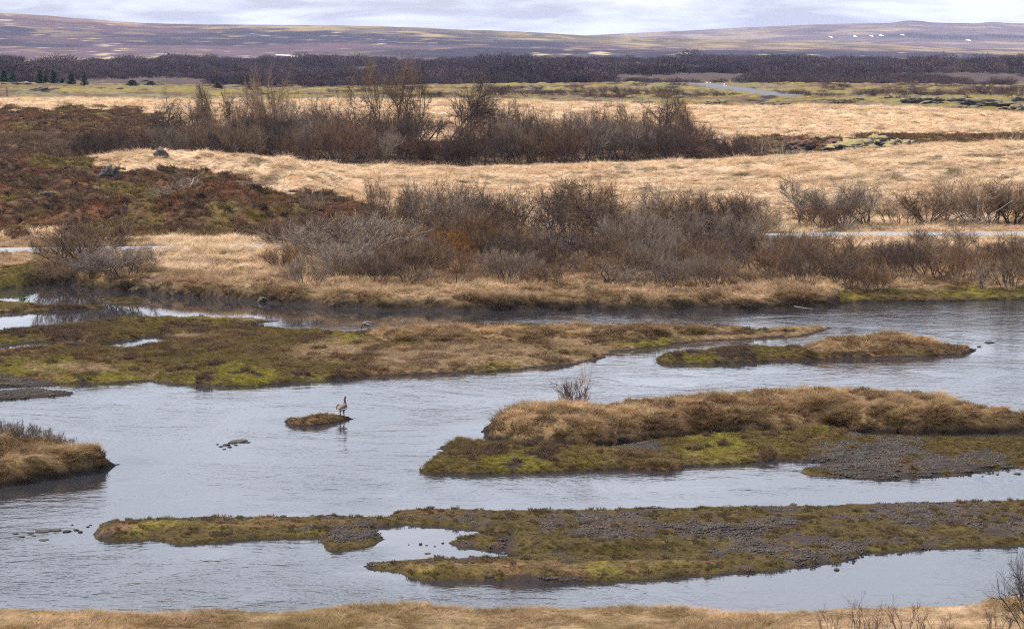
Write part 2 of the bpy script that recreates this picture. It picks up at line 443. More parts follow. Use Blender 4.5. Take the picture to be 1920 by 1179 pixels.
def z_ground(x, Y):
    x = np.asarray(x, float); Y = np.asarray(Y, float)
    px = 960 + F * x / np.maximum(Y, 60.0)
    z = z_smooth(px, Y)
    # unevenness, growing with distance
    lump = fbm(x * 0.9, Y * 0.9, 3, 3) * 0.10 + fbm(x * 0.22, Y * 0.22, 5, 3) * 0.16
    amp = np.interp(Y, [60, 82, 170, 190, 206, 215, 224, 260, 300, 340, 500, 600, 1000, 2000], [0.4, 0.5, 0.9, 1.0, 1.0, 0.35, 0.5, 1.0, 0.55, 1.5, 1.6, 2.5, 3.5, 6])
    left = sstep(700, 560, px)
    amp = amp + left * np.interp(Y, [218, 232, 285, 300, 305], [0, 2.4, 2.2, 0.8, 0])
    gold_mound = sstep(250, 320, px) * sstep(680, 600, px) * np.interp(Y, [178, 186, 202, 206], [0, 1.0, 1.0, 0])
    z = z + lump * amp + gold_mound * (fbm(x * 0.45, Y * 0.45, 21, 2) * 0.28)
    fld = np.interp(Y, [222, 235, 292, 300, 308, 340, 380, 470, 495], [0, 1, 1, 0.35, 0.2, 0.3, 1.2, 1.2, 0.3]) * sstep(600, 750, px)
    z = z + fld * (0.26 * fbm(x * 0.10, Y * 0.10, 23, 3) + 0.08 * np.abs(fbm(x * 0.35, Y * 0.30, 25, 2)))
    # lava humps of the heath
    hum = np.maximum(0, fbm(x * 0.16, Y * 0.12, 31, 3)) ** 1.0
    z = z + left * hum * np.interp(Y, [224, 234, 284, 298], [0, 1.5, 1.1, 0]) + np.interp(Y, [500, 540, 700, 900, 1000], [0, 0.5, 0.6, 0.5, 0]) * fbm(x * 0.06, Y * 0.05, 41, 4)
    # road bed
    rd = np.abs(Y - road_y(x))
    k = sstep(4.0, 2.2, rd) * (Y < 260)
    z = z * (1 - k) + (road_z(x) - 0.05) * k
    # far shore
    ys = np.interp(px, _fs[:, 0], _fs[:, 1]) + fbm(x * 0.35, Y * 0.35, 51, 2) * 0.8
    ys2 = np.interp(px + 6, _fs[:, 0], _fs[:, 1]) - np.interp(px - 6, _fs[:, 0], _fs[:, 1])
    t = (Y - ys) / np.sqrt(1 + (ys2 / (12 * np.maximum(Y, 60) / F)) ** 2)
    wob = 0.5 + 0.4 * vnoise(x * 0.6, Y * 0.6, 52)
    bank = np.where(t > 0, sstep(0, 1, np.clip(t / (0.6 + wob), 0, 1)) ** 0.6, 0)
    zf = np.where(t > 0, z * bank + 0.0, -0.12 + np.maximum(t, -6) * 0.12)
    low = sstep(1555, 1600, px) * sstep(9, 2.5, t)            # the low mossy shelf on the right
    zf = np.where(t > 0, zf * (1 - 0.55 * low), zf)
    # near shore
    yn = np.interp(px, _ns[:, 0], _ns[:, 1]) + fbm(x * 0.6, Y * 0.3, 61, 3) * 0.35
    t2 = yn - Y
    zn = np.where(t2 > 0, z * sstep(0, 1.2, t2), -0.12 - np.minimum(-t2, 6) * 0.1)
    return np.where(Y > 120, zf, zn), t, t2

# image-shaped regions of ground cover: (polygon in photograph pixels, nearest, farthest distance, cover)
REGIONS = [
    ('heath', 218, 306, [(-700, 300), (0, 296), (150, 296), (205, 312), (250, 325), (300, 318), (400, 316), (480, 338), (530, 362), (640, 372), (735, 392), (700, 425), (600, 445), (-700, 445)]),
    ('gold', 218, 312, [(-800, 200), (2700, 200), (2700, 470), (-800, 470)]),
    ('heath2', 306, 480, [(-700, 205), (0, 205), (180, 200), (300, 212), (330, 330), (-700, 340)]),
    ('under', 300, 385, [(300, 205), (900, 232), (1250, 245), (1330, 262), (1390, 285), (1380, 330), (300, 330)]),
    ('outcrop', 312, 385, [(1370, 262), (1480, 260), (1560, 256), (1760, 252), (2000, 250), (2000, 280), (1760, 292), (1470, 315), (1370, 320)]),
    ('gold2', 300, 496, [(-800, 150), (2700, 150), (2700, 330), (-800, 330)]),
]
def cover_ground(x, Y, z, t, t2):
    """class index per point: 0 gold 1 brown bank 2 heath 3 under 4 mossfield 5 scrub floor 6 near bank 7 shelf moss 8 gold mound"""
    px, py = to_px(x, Y, z)
    jx = fbm(x * 0.25, Y * 0.15, 71, 3) * 26 * 240 / np.maximum(Y, 100); jy = fbm(x * 0.25, Y * 0.12, 73, 3) * 14 * 240 / np.maximum(Y, 100)
    k = np.full(x.shape, 5, int)
    k[Y < 1030] = 4
    k[Y < 496] = 0
    done = np.zeros(x.shape, bool)
    for name, a, b, poly in REGIONS:
        q = in_poly(poly, px + jx, py + jy) & (Y >= a) & (Y <= b) & ~done
        k[q] = {'heath': 2, 'gold': 0, 'heath2': 2, 'under': 3, 'outcrop': 2, 'gold2': 0}[name]
        done |= q
    nb = (Y < 218)
    k[nb] = 1
    k[nb & (px > 285) & (px < 640) & (Y > 186 + fbm(x * .3, Y * .3, 77, 2) * 3)] = 8
    k[nb & (px > 1400 + fbm(x * 0.1, Y * 0.1, 78, 2) * 100) & (Y > 205)] = 0
    k[nb & (px > 1575) & (t < 4.5 + fbm(x * 0.5, Y * 0.5, 79) * 1.5)] = 7
    k[nb & (px < 75) & (t < 6)] = 7
    k[Y < 120] = 6
    return k
def mixc(a, b, f):
    return a + (b - a) * np.clip(f, 0, 1)[:, None]
def color_ground(x, Y, z, t, t2, k):
    n1 = fbm(x * 0.35, Y * 0.25, 81, 4); n2 = fbm(x * 1.5, Y * 1.1, 85, 3); n3 = fbm(x * 0.08, Y * 0.05, 87, 3)
    px = 960 + F * x / np.maximum(Y, 60)
    c = np.tile(GOLD, (len(x), 1))
    c = mixc(c, np.tile(PALE, (len(x), 1)), 0.5 + 0.7 * n1)
    c = mixc(c, np.tile(BROWN, (len(x), 1)), 0.25 * n2 + 0.35 * np.maximum(0, n1 - 0.3) * 2)
    c = mixc(c, np.tile(OLIVE, (len(x), 1)), sstep(0.45, 0.8, n1) * 0.6 * (Y < 320))
    def put(m, base, *mods):
        q = np.tile(base, (m.sum(), 1))
        for col, f in mods:
            q = mixc(q, np.tile(col, (m.sum(), 1)), f[m])
        c[m] = q
    put(k == 1, BROWN, (GOLD, 0.42 + 0.5 * n1 + 0.25 * n2), (OLIVE, sstep(1.6, 0.2, t) * 0.7 + 0.2 * n2), (SOIL_SHADE, sstep(0.55, 0.3, z) * 0.95))  # lower bank face: bare soil plus overhang shade painted into the colour
    put(k == 2, HEATH, (RUST, 0.3 + 0.9 * n1), (BROWN * 0.8, 0.2 + 0.6 * n2 - 0.3 * n1), (np.array((0.185, 0.14, 0.032)), sstep(0.25, 0.5, fbm(x * 0.3 + 40, Y * 0.2, 91, 3)) * 0.5), (SOIL_SHADE, sstep(0.45, 0.75, n2)))
    put(k == 3, UNDER, (HEATH, 0.4 + 0.7 * n1), (GOLD, sstep(0.3, 0.7, n2) * 0.4))
    put(k == 4, YMOSS, (GREYLAVA, sstep(0.1, 0.5, fbm(x * 0.05, Y * 0.03, 93, 3)) * 0.8 * (px > 0)), (MOSS, 0.3 + 0.5 * n1), (HEATH, sstep(0.05, 0.4, n3 + 0.5 * n2) * 0.9), (SOIL_SHADE, sstep(0.5, 0.72, fbm(x * 0.12, Y * 0.03, 95, 3))))
    put(k == 5, SCRUB, (HEATH * 0.7, 0.4 + 0.4 * n1), (YMOSS, sstep(0.55, 0.8, n3) * 0.5))
    put(k == 6, GOLD * 0.8, (OLIVE * 1.5, 0.42 + 0.5 * n1 + 0.3 * n2), (RUST, sstep(0.5, 0.9, n2) * 0.35))
    put(k == 7, MOSS, (LIME, 0.3 + 0.8 * n2), (OLIVE, 0.2 + n1), (SOIL_SHADE, sstep(0.2, 0.04, z)))
    put(k == 8, GOLD, (PALE, 0.4 + n2), (OLIVE, sstep(0.2, 0.7, n1) * 0.5), (BROWN, sstep(1.5, 0.2, t) * 0.8))
    w = (t < 0) & (t2 < 0)
    c[w] = MUD
    return c

# rows of the ground sheet: fine where the picture shows grass, coarse under the river
rowsY = np.concatenate([np.linspace(2, 60, 12), np.linspace(61, 81, 120), np.linspace(83, 164, 16), np.linspace(165, 320, 430), np.geomspace(320.6, 1050, 260), np.geomspace(1056, 2350, 60)])
colP = np.arange(-500, 2421, 8.0)
GP, GY = np.meshgrid(colP, rowsY)
GX = (GP - 960) / F * np.maximum(GY, 60.0)
gz, gt, gt2 = z_ground(GX.ravel(), GY.ravel())
gv = np.stack([GX.ravel(), GY.ravel(), gz], -1)
gk = cover_ground(gv[:, 0], gv[:, 1], gz, gt, gt2)
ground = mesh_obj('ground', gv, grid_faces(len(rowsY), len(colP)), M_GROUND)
set_color(ground, color_ground(gv[:, 0], gv[:, 1], gz, gt, gt2, gk) * np.interp(gv[:, 1], [60, 300, 480, 520], [0.65, 0.65, 0.8, 1.0])[:, None])  # darkened where tufts grow: their self-shadowing painted into the ground colour
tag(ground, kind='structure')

# ------------------------------------------------------------------ the hills beyond
def hill_sheet(name, Ys, profile, base_row, cols, seed, color, lump):
    P, Y = np.meshgrid(cols, Ys)
    X = (P - 960) / F * Y
    x, y, p = X.ravel(), Y.ravel(), P.ravel()
    z = profile(p, y) + lump(x, y)
    v = np.stack([x, y, z], -1)
    o = mesh_obj(name, v, grid_faces(len(Ys), len(cols)), M_HILL)
    set_color(o, color(x, y, z, p))
    return tag(o, kind='structure')
NEAR_CREST = [(-900, 0), (-300, 14), (0, 25), (120, 33), (200, 40), (300, 45), (400, 47), (640, 49), (760, 53), (900, 58), (1000, 62), (1100, 68), (1250, 74), (1350, 75), (1500, 79), (1700, 85), (1920, 93), (2200, 99), (2900, 103)]
NC = np.array(NEAR_CREST)
YC = 4300.0
def near_profile(p, y):
    zc = z_for(np.interp(p, NC[:, 0], NC[:, 1]), YC)
    t = np.clip((y - 2200) / (YC - 2200), 0, 1)
    up = 8.5 + (zc - 8.5) * (0.62 * t + 0.38 * t * t)
    over = zc - np.maximum(0, y - YC) * 0.10
    return np.where(y <= YC, up, over)
def near_lump(x, y):
    return fbm(x * 0.004, y * 0.0028, 101, 4) * np.interp(y, [2200, 2600, 4200, 4300], [0.5, 2.4, 2.4, 0.8]) + fbm(x * 0.03, y * 0.02, 105, 3) * 0.5
def near_color(x, y, z, p):
    n = len(x)
    n1 = fbm(x * 0.0035, y * 0.0016, 111, 5); n2 = fbm(x * 0.028, y * 0.009, 115, 4); n3 = fbm(x * 0.0011, y * 0.0014, 117, 3)
    HV = np.array((0.064, 0.040, 0.046)); DV = np.array((0.022, 0.018, 0.028)); TAN = np.array((0.19, 0.135, 0.072)); PT = np.array((0.30, 0.235, 0.15)); GR = np.array((0.15, 0.122, 0.062))
    zc = z_for(np.interp(p, NC[:, 0], NC[:, 1]), YC)
    rel = (z - 8.5) / np.maximum(zc - 8.5, 4)
    rel = np.clip((y - 2200) / (YC - 2200), 0, 1) * 0.5 + rel * 0.5
    t = np.clip((y - 2200) / (YC - 2200), 0, 1)
    j = 0.06 * n1 + 0.03 * n2
    c = np.tile(HV, (n, 1))
    c = mixc(c, np.tile(DV, (n, 1)), sstep(-0.12, 0.22, 0.7 * n1 + 0.9 * n3))  # broad dark bands: dark scrub and cloud shadow painted together
    band = sstep(0.09, 0.13, t + j * 0.5) * sstep(0.36, 0.27, t + j) * np.interp(p, [560, 760, 1500, 1700], [0, 1, 1, 0.6])
    c = mixc(c, np.tile(DV * 0.8, (n, 1)), band)
    c = mixc(c, np.tile(DV, (n, 1)), sstep(0.55, 0.45, t + j) * np.interp(p, [1150, 1350], [0, 0.9]))
    c = mixc(c, np.tile(TAN, (n, 1)), sstep(0.35, 0.7, n2 + 0.3 * n3) * 0.45 * (1 - 0.7 * band))
    c = mixc(c, np.tile(PT, (n, 1)), sstep(0.66, 0.8, fbm(x * 0.035 + 7, y * 0.012, 119, 5, 0.65) + 0.3 * sstep(0.12, 0.05, t)) * 0.85)
    lo = np.interp(p, [0, 400, 700, 1000, 1300, 1900], [0.88, 0.86, 0.78, 0.70, 0.50, 0.42])
    top = sstep(lo - 0.03, lo + 0.10, t + 1.2 * j)
    c = mixc(c, np.tile(TAN, (n, 1)), top * (0.45 + 0.9 * n2))
    c = mixc(c, np.tile(GR, (n, 1)), top * sstep(0.0, 0.5, n3 + 0.3) * 0.4)
    return c
hillY = np.concatenate([np.linspace(2180, 4250, 240), np.linspace(4260, 5200, 30)])
hill = hill_sheet('hill', hillY, near_profile, None, np.arange(-700, 2621, 12.0), 1, near_color, near_lump)
FC = np.array([(-900, 96), (600, 92), (900, 80), (1000, 74), (1100, 67), (1200, 62), (1300, 57.5), (1400, 52), (1500, 47.5), (1560, 45.5), (1640, 44.5), (1670, 44), (1685, 41), (1700, 39.5), (1722, 40), (1740, 43), (1775, 44), (1830, 45), (1846, 42.5), (1862, 42.5), (1885, 44.5), (1940, 45), (2200, 52), (2900, 66)])
YF = 8200.0
def far_profile(p, y):
    zc = z_for(np.interp(p, FC[:, 0], FC[:, 1]), YF)
    t = np.clip((y - 4700) / (YF - 4700), 0, 1)
    return np.where(y <= YF, 4 + (zc - 4) * (0.8 * t + 0.2 * t * t), zc - (y - YF) * 0.06)
def far_lump(x, y):
    return fbm(x * 0.0018, y * 0.0012, 131, 4) * np.interp(y, [4700, 5500, 8000, 8200], [0.5, 3.5, 3.5, 0.4])
def far_color(x, y, z, p):
    n = len(x)
    n1 = fbm(x * 0.002, y * 0.0009, 141, 5); n2 = fbm(x * 0.008, y * 0.003, 145, 4)
    A = np.array((0.085, 0.062, 0.06)); B = np.array((0.032, 0.028, 0.034)); T = np.array((0.20, 0.15, 0.09))
    c = np.tile(A, (n, 1))
    c = mixc(c, np.tile(B, (n, 1)), sstep(0.0, 0.5, n1))
    c = mixc(c, np.tile(T, (n, 1)), sstep(0.15, 0.6, n2 - 0.3 * n1) * 0.6)
    c = mixc(c, np.tile(B, (n, 1)), sstep(0.975, 0.995, np.clip((y - 4700) / (YF - 4700), 0, 1)) * ((p > 1660) & (p < 1890)))
    return c
far_hill = hill_sheet('far_hill', np.concatenate([np.linspace(4650, 8200, 150), np.linspace(8230, 9600, 20)]), far_profile, None, np.arange(-700, 2621, 12.0), 2, far_color, far_lump)
# ground that carries the sheet on to the horizon behind the hills
gx = np.linspace(-6500, 6500, 14); gy = np.linspace(2300, 12500, 12)
XX, YY = np.meshgrid(gx, gy)
plain = mesh_obj('plain', np.stack([XX.ravel(), YY.ravel(), np.full(XX.size, -14.0)], -1), grid_faces(12, 14), M_HILL)
set_color(plain, np.tile(HEATH, (XX.size, 1)))
tag(plain, kind='structure')

# ------------------------------------------------------------------ the river
def water_material():
    m, nt, b = mat('river_water')
    tc = N(nt, 'ShaderNodeTexCoord')
    calm = N(nt, 'ShaderNodeAttribute', attribute_name='veg')
    csep = N(nt, 'ShaderNodeSeparateColor'); nt.links.new(calm.outputs['Color'], csep.inputs[0])
    mp = N(nt, 'ShaderNodeMapping'); mp.inputs['Scale'].default_value = (0.75, 1.0, 1.0); mp.inputs['Rotation'].default_value = (0, 0, 0.25)
    nt.links.new(tc.outputs['Object'], mp.inputs['Vector'])
    big = noise(nt, tc.outputs['Object'], 0.13, 5, 0.65, 1.2)
    n1 = noise(nt, mp.outputs[0], 1.3, 3, 0.55, 0.6)
    n2 = noise(nt, mp.outputs[0], 4.0, 3, 0.6, 0.4)
    n3 = noise(nt, mp.outputs[0], 13.0, 2, 0.5)
    h = math_n(nt, 'ADD', math_n(nt, 'MULTIPLY', n1.outputs['Fac'], 1.0), math_n(nt, 'ADD', math_n(nt, 'MULTIPLY', n2.outputs['Fac'], 0.45), math_n(nt, 'MULTIPLY', n3.outputs['Fac'], 0.10)))
    patch = maprange(nt, big.outputs['Fac'], 0.36, 0.64, 0.08, 1.7)
    amp = math_n(nt, 'MULTIPLY', patch, csep.outputs[0])
    bp = N(nt, 'ShaderNodeBump')
    bp.inputs['Distance'].default_value = 0.021
    nt.links.new(math_n(nt, 'MULTIPLY', h, amp), bp.inputs['Height'])
    bp.inputs['Strength'].default_value = 1.0
    nt.links.new(bp.outputs[0], b.inputs['Normal'])
    b.inputs['Base Color'].default_value = (0.018, 0.018, 0.021, 1)
    b.inputs['Roughness'].default_value = 0.025
    b.inputs['IOR'].default_value = 1.33
    b.inputs['Specular IOR Level'].default_value = 0.5
    return m
M_WATER = water_material()
wy = np.concatenate([np.linspace(60, 205, 200)])
wp = np.linspace(-60, 60, 160)
WX, WY = np.meshgrid(wp, wy)
river = mesh_obj('river', np.stack([WX.ravel(), WY.ravel(), np.zeros(WX.size)], -1), grid_faces(len(wy), len(wp)), M_WATER)
tag(river, kind='structure')

# ------------------------------------------------------------------ islands
def h_(*p): return p
ISLES = {}
class Isle:
    def __init__(self, name, layers, holes=(), res=0.2, rag=0.3, seed=0, deep=0.5):
        self.name, self.res, self.rag, self.seed = name, res, rag, seed
        self.layers = [(world_poly(p), H, w, kind) for p, H, w, kind in layers]
        self.holes = [world_poly(p) for p in holes]
        allp = np.concatenate([l[0] for l in self.layers])
        self.lo, self.hi = allp.min(0) - 1.2, allp.max(0) + 1.2
        ISLES[name] = self
    def eval(self, x, y):
        s = self.seed
        jag = fbm(x * 0.9, y * 0.55, 200 + s, 4) * self.rag
        sd0 = np.full(x.shape, -1e9); z = np.full(x.shape, -0.6); layer = np.full(x.shape, -1)
        for i, (poly, H, w, kind) in enumerate(self.layers):
            d = sdf(poly, x, y)
            dj = d + jag
            for hp in self.holes:
                dj = np.minimum(dj, -sdf(hp, x, y) + jag * 0.5)
            und = 0.45 if kind == 'grass' and H > 0.5 else 1.0
            undul = 1 + und * (0.25 * fbm(x * 0.3, y * 0.2, 210 + s, 3) + 0.26 * fbm(x * 1.1, y * 0.8, 215 + s, 3))
            zz = H * undul * sstep(0, 1, np.clip(dj / w, 0, 1)) ** 0.75 * (0.8 + 0.2 * sstep(w, w * 4, dj))
            zz = np.where(dj > 0, zz + 0.015, -0.03 + np.maximum(dj, -1.5) * 0.25)
            up = zz > z
            z = np.where(up, zz, z); layer = np.where(up & (dj > 0), i, layer)
            sd0 = np.maximum(sd0, dj)
        return z, sd0, layer
    def build(self):
        nx = int((self.hi[0] - self.lo[0]) / self.res) + 2; ny = int((self.hi[1] - self.lo[1]) / self.res) + 2
        X, Y = np.meshgrid(np.linspace(self.lo[0], self.hi[0], nx), np.linspace(self.lo[1], self.hi[1], ny))
        x, y = X.ravel(), Y.ravel()
        z, sd, lay = self.eval(x, y)
        f = grid_faces(ny, nx)
        keep = (sd[f] > -0.9).any(1)
        f = f[keep]
        used = np.unique(f); remap = np.full(len(x), -1); remap[used] = np.arange(len(used)); f = remap[f]
        x, y, z, sd, lay = x[used], y[used], z[used], sd[used], lay[used]
        o = mesh_obj(self.name, np.stack([x, y, z], -1), f, M_ISLE)
        c, *_ = self.cover(x, y, z, sd, lay)
        set_color(o, c * 0.62)  # turf colour darkened to stand for the shade among the tufts
        tag(o, kind='structure')
        return o
    def cover(self, x, y, z, sd, lay):
        """colour, tuft kind (0 grass,1 short moss,2 heath,3 pebble,-1 bare), density 0..1"""
        s = self.seed; n = len(x)
        fq = {7: 2.3, 3: 1.3, 6: 3.0}.get(s, 1.0)
        n1 = fbm(x * 0.30 * fq, y * 0.16 * fq, 220 + s, 4); n2 = fbm(x * 1.1 * fq, y * 0.6 * fq, 225 + s, 4); n3 = fbm(x * 0.12, y * 0.07, 228 + s, 3)
        T = lambda c: np.tile(c, (n, 1))
        kinds = np.array([l[3] for l in self.layers] + ['mud'])[lay]
        c = T(MUD); k = np.full(n, -1); d = np.zeros(n)
        g = kinds == 'grass'        # dry tall grass over heath, darker at the foot of the bank
        cg = mixc(mixc(mixc(T(GOLD * np.array((0.64, 0.62, 0.54))), T(BROWN), 0.34 + 0.6 * n1), T(OLIVE), sstep(0.1, 0.6, n3 + 0.3 * n2) * 0.8), T(RUST), sstep(0.35, 0.8, n2) * 0.4)
        cg = mixc(cg, T(OLIVE * 0.75), sstep(0.8, 0.15, sd + 0.25 * n2) * 0.7)
        cg = mixc(cg, T(SOIL_SHADE), sstep(0.36, 0.14, z + 0.06 * n2))  # soil at the bank foot, with the bank's shade painted in
        c[g] = cg[g]; k[g] = np.where(n2[g] > 0.35, 2, 0); d[g] = 1.0
        g = kinds == 'moss'         # low mossy turf
        cm = mixc(mixc(mixc(T(OLIVE), T(MOSS), 0.3 + 0.9 * n1), T(BROWN), sstep(-0.1, 0.45, n2 - 0.5 * n1 + 0.35 * n3)), T(LIME), sstep(0.35, 0.75, n1 + 0.25 * n2) * 0.7)
        cm = mixc(cm, T(GOLD * 0.62), sstep(0.0, 0.55, n3 * 0.9 - 0.35 * n2 + 0.1) * {1: 0.75, 6: 0.0, 7: 0.12}.get(s, 0.35))
        cm = mixc(cm, T(MUD), sstep(0.45, 0.7, n2 * 0.7 - n3 * 0.5))
        cm = mixc(cm, T(SOIL_SHADE), sstep(0.10, 0.02, z))
        c[g] = cm[g]; k[g] = np.where(n2[g] - 0.4 * n1[g] > 0.42, 2, np.where(n1[g] < -0.25, 0, 1)); d[g] = np.where(z[g] > 0.08, 0.9, 0.1)
        g = kinds == 'mossgravel'   # stony bar with moss cushions and wet earth
        sel = n1 + 0.45 * n2
        cx = np.where((sel > -0.06)[:, None], mixc(mixc(T(OLIVE * 0.9), T(MOSS), 0.25 + n2), T(BROWN * 0.8), sstep(0.1, 0.6, -n3 + 0.4 * n2)), np.where((sel > -0.55)[:, None], mixc(T(MUD * 1.1), T(BROWN * 0.6), 0.3 + n2), T(GRAVEL)))
        cx = mixc(cx, T(SOIL_SHADE), sstep(0.06, 0.0, z) * 0.6)
        c[g] = cx[g]; k[g] = np.where(sel[g] > -0.06, np.where(n2[g] > 0.35, 2, 1), 3); d[g] = np.where(sel[g] > -0.06, 0.9, np.where(sel[g] > -0.55, 0.12, 0.55))
        g = kinds == 'gravel'
        cx = mixc(T(GRAVEL), T(MUD), 0.35 + 0.8 * n2)
        cx = np.where((n1 + 0.5 * n2 > 0.0)[:, None], T(OLIVE), cx)
        c[g] = cx[g]; k[g] = np.where((n1 + 0.5 * n2)[g] > 0.0, 1, 3); d[g] = np.where((n1 + 0.5 * n2)[g] > 0.0, 1.0, 0.42 + 0.5 * n2[g])
        g = kinds == 'mudflat'
        c[g] = mixc(T(MUD), T(BROWN * 0.6), 0.2 + 0.5 * n2)[g]; k[g] = 3; d[g] = 0.12
        bare = sd < 0.02
        c[bare] = MUD * 0.8; d[bare] = 0
        return c, k, d

# the long mossy island under the far bank
A_OUT = [(-160, 620, .2), (0, 616, .2), (100, 608, .2), (185, 597, .2), (235, 589, .3), (300, 586, .4), (400, 586, .4), (480, 591, .3), (515, 599, .1), (480, 607), (440, 611), (520, 615, .1), (690, 618, .3),
         (790, 608, .4), (860, 602, .4), (1000, 600, .4), (1200, 600, .5), (1300, 598, .6), (1450, 602, .5), (1520, 605, .3), (1563, 615), (1510, 629), (1300, 641), (1200, 656), (1145, 658), (1140, 671),
         (1050, 686), (900, 698), (700, 706), (560, 719), (450, 725), (330, 722), (280, 714), (220, 719), (100, 718), (0, 702), (-160, 690)]
Isle('island', [
    (A_OUT, 0.22, 0.7, 'moss'),
    ([(690, 622, .3), (800, 612, .5), (1000, 606, .6), (1300, 604, .7), (1450, 606, .6), (1520, 610, .4), (1555, 616), (1500, 628), (1300, 638), (1200, 646), (1000, 650), (820, 655), (700, 650)], 0.62, 1.3, 'grass'),
    ([(320, 700), (460, 690), (700, 690), (900, 688), (1020, 680), (1040, 672, .2), (900, 660, .4), (700, 655, .4), (480, 665, .4), (330, 690, .3)], 0.42, 1.0, 'moss'),
    ([(-160, 700), (0, 698), (110, 712), (215, 714), (278, 709), (270, 695, .3), (100, 690, .3), (-160, 675, .3)], 0.34, 0.7, 'moss'),
    ([(235, 598, .2), (300, 591, .5), (400, 590, .5), (480, 595, .4), (500, 602), (420, 610), (300, 612), (230, 610)], 0.48, 0.9, 'moss'),
], holes=[[(186, 650), (228, 640), (300, 629.5), (314, 633), (292, 647), (240, 654)], [(-60, 660), (62, 643), (150, 641), (150, 648), (62, 654), (-60, 668)]], res=0.2, rag=0.35, seed=1)
# teardrop island to the right
Isle('teardrop_island', [
    ([(1225, 674), (1240, 681), (1350, 682), (1420, 679), (1560, 673), (1700, 669), (1800, 663), (1842, 651), (1838, 640, .4), (1800, 627, .8), (1720, 620, .8), (1650, 618, .8), (1580, 624, .7), (1520, 637, .5), (1480, 646, .3), (1400, 650, .2), (1300, 657, .2), (1240, 664, .1)], 0.26, 0.6, 'moss'),
    ([(1490, 670), (1560, 671), (1700, 667), (1800, 660), (1838, 649), (1832, 640, .5), (1800, 627, .9), (1720, 620, .9), (1650, 618, .9), (1580, 625, .8), (1525, 640, .5)], 0.88, 1.5, 'grass'),
], res=0.16, rag=0.22, seed=2)
# the big grassy island with its gravel foot
Isle('grassy_island', [
    ([(912, 802), (918, 826), (960, 835), (1100, 841), (1150, 838), (1260, 825), (1420, 818), (1560, 808), (1600, 814), (1760, 818), (1920, 811), (2100, 806), (2100, 765, 1.), (1920, 757, 1.), (1840, 748, 1.), (1780, 732, 1.), (1700, 722, 1.), (1600, 722, 1.), (1450, 728, 1.), (1300, 732, 1.), (1200, 743, 1.), (1100, 748, 1.), (1000, 750, .9), (950, 764, .7), (925, 785, .3)], 1.12, 1.3, 'grass'),
    ([(792, 888), (799, 871), (828, 851), (822, 833, .1), (850, 823, .1), (886, 823, .1), (893, 832), (1000, 838), (1150, 846), (1240, 856), (1400, 845), (1500, 850), (1480, 864), (1290, 876), (1270, 883), (1150, 881), (1000, 886), (900, 889)], 0.26, 0.5, 'moss'),
    ([(1130, 846), (1240, 826), (1560, 812), (1640, 818), (1920, 825), (2100, 825), (2100, 870), (1920, 876), (1850, 884), (1760, 894), (1650, 899), (1570, 894), (1505, 886), (1560, 869), (1480, 864), (1290, 874), (1180, 866)], 0.15, 0.5, 'gravel'),
    ([(1250, 830), (1400, 812), (1560, 805), (1600, 822), (1500, 850), (1420, 860), (1280, 872), (1180, 868), (1260, 850)], 0.24, 0.7, 'moss'),
    ([(1550, 880), (1640, 872), (1800, 872), (1830, 880), (1760, 890), (1650, 895)], 0.23, 0.6, 'mossgravel'),
], holes=[[(1640, 819), (1760, 820.5), (1920, 816), (2100, 812), (2100, 820), (1920, 822), (1780, 823.5)]], res=0.14, rag=0.25, seed=3)
# the clump on the left edge
Isle('grassy_bank_island', [
    ([(-220, 945), (-80, 930), (0, 915), (100, 901), (180, 886), (228, 869), (224, 850, .4), (203, 832, .8), (150, 818, .9), (100, 812, .9), (0, 806, .9), (-220, 806, .9)], 0.95, 1.0, 'grass'),
], res=0.13, rag=0.18, seed=4)
Isle('gravel_bar', [
    ([(-160, 706), (0, 711), (60, 714), (108, 719), (108, 722), (40, 725), (-160, 722)], 0.12, 0.6, 'gravel'),
    ([(-160, 732), (0, 734), (60, 731), (136, 737), (108, 743), (40, 748), (-160, 756)], 0.13, 0.5, 'gravel'),
], res=0.15, rag=0.15, seed=5)
Isle('goose_islet', [
    ([(532, 791), (546, 797.5), (590, 798), (640, 791), (667, 783), (660, 778.5, .15), (640, 777, .15), (600, 779, .15), (552, 784, .15), (536, 788)], 0.25, 0.35, 'moss'),
], res=0.06, rag=0.07, seed=6)
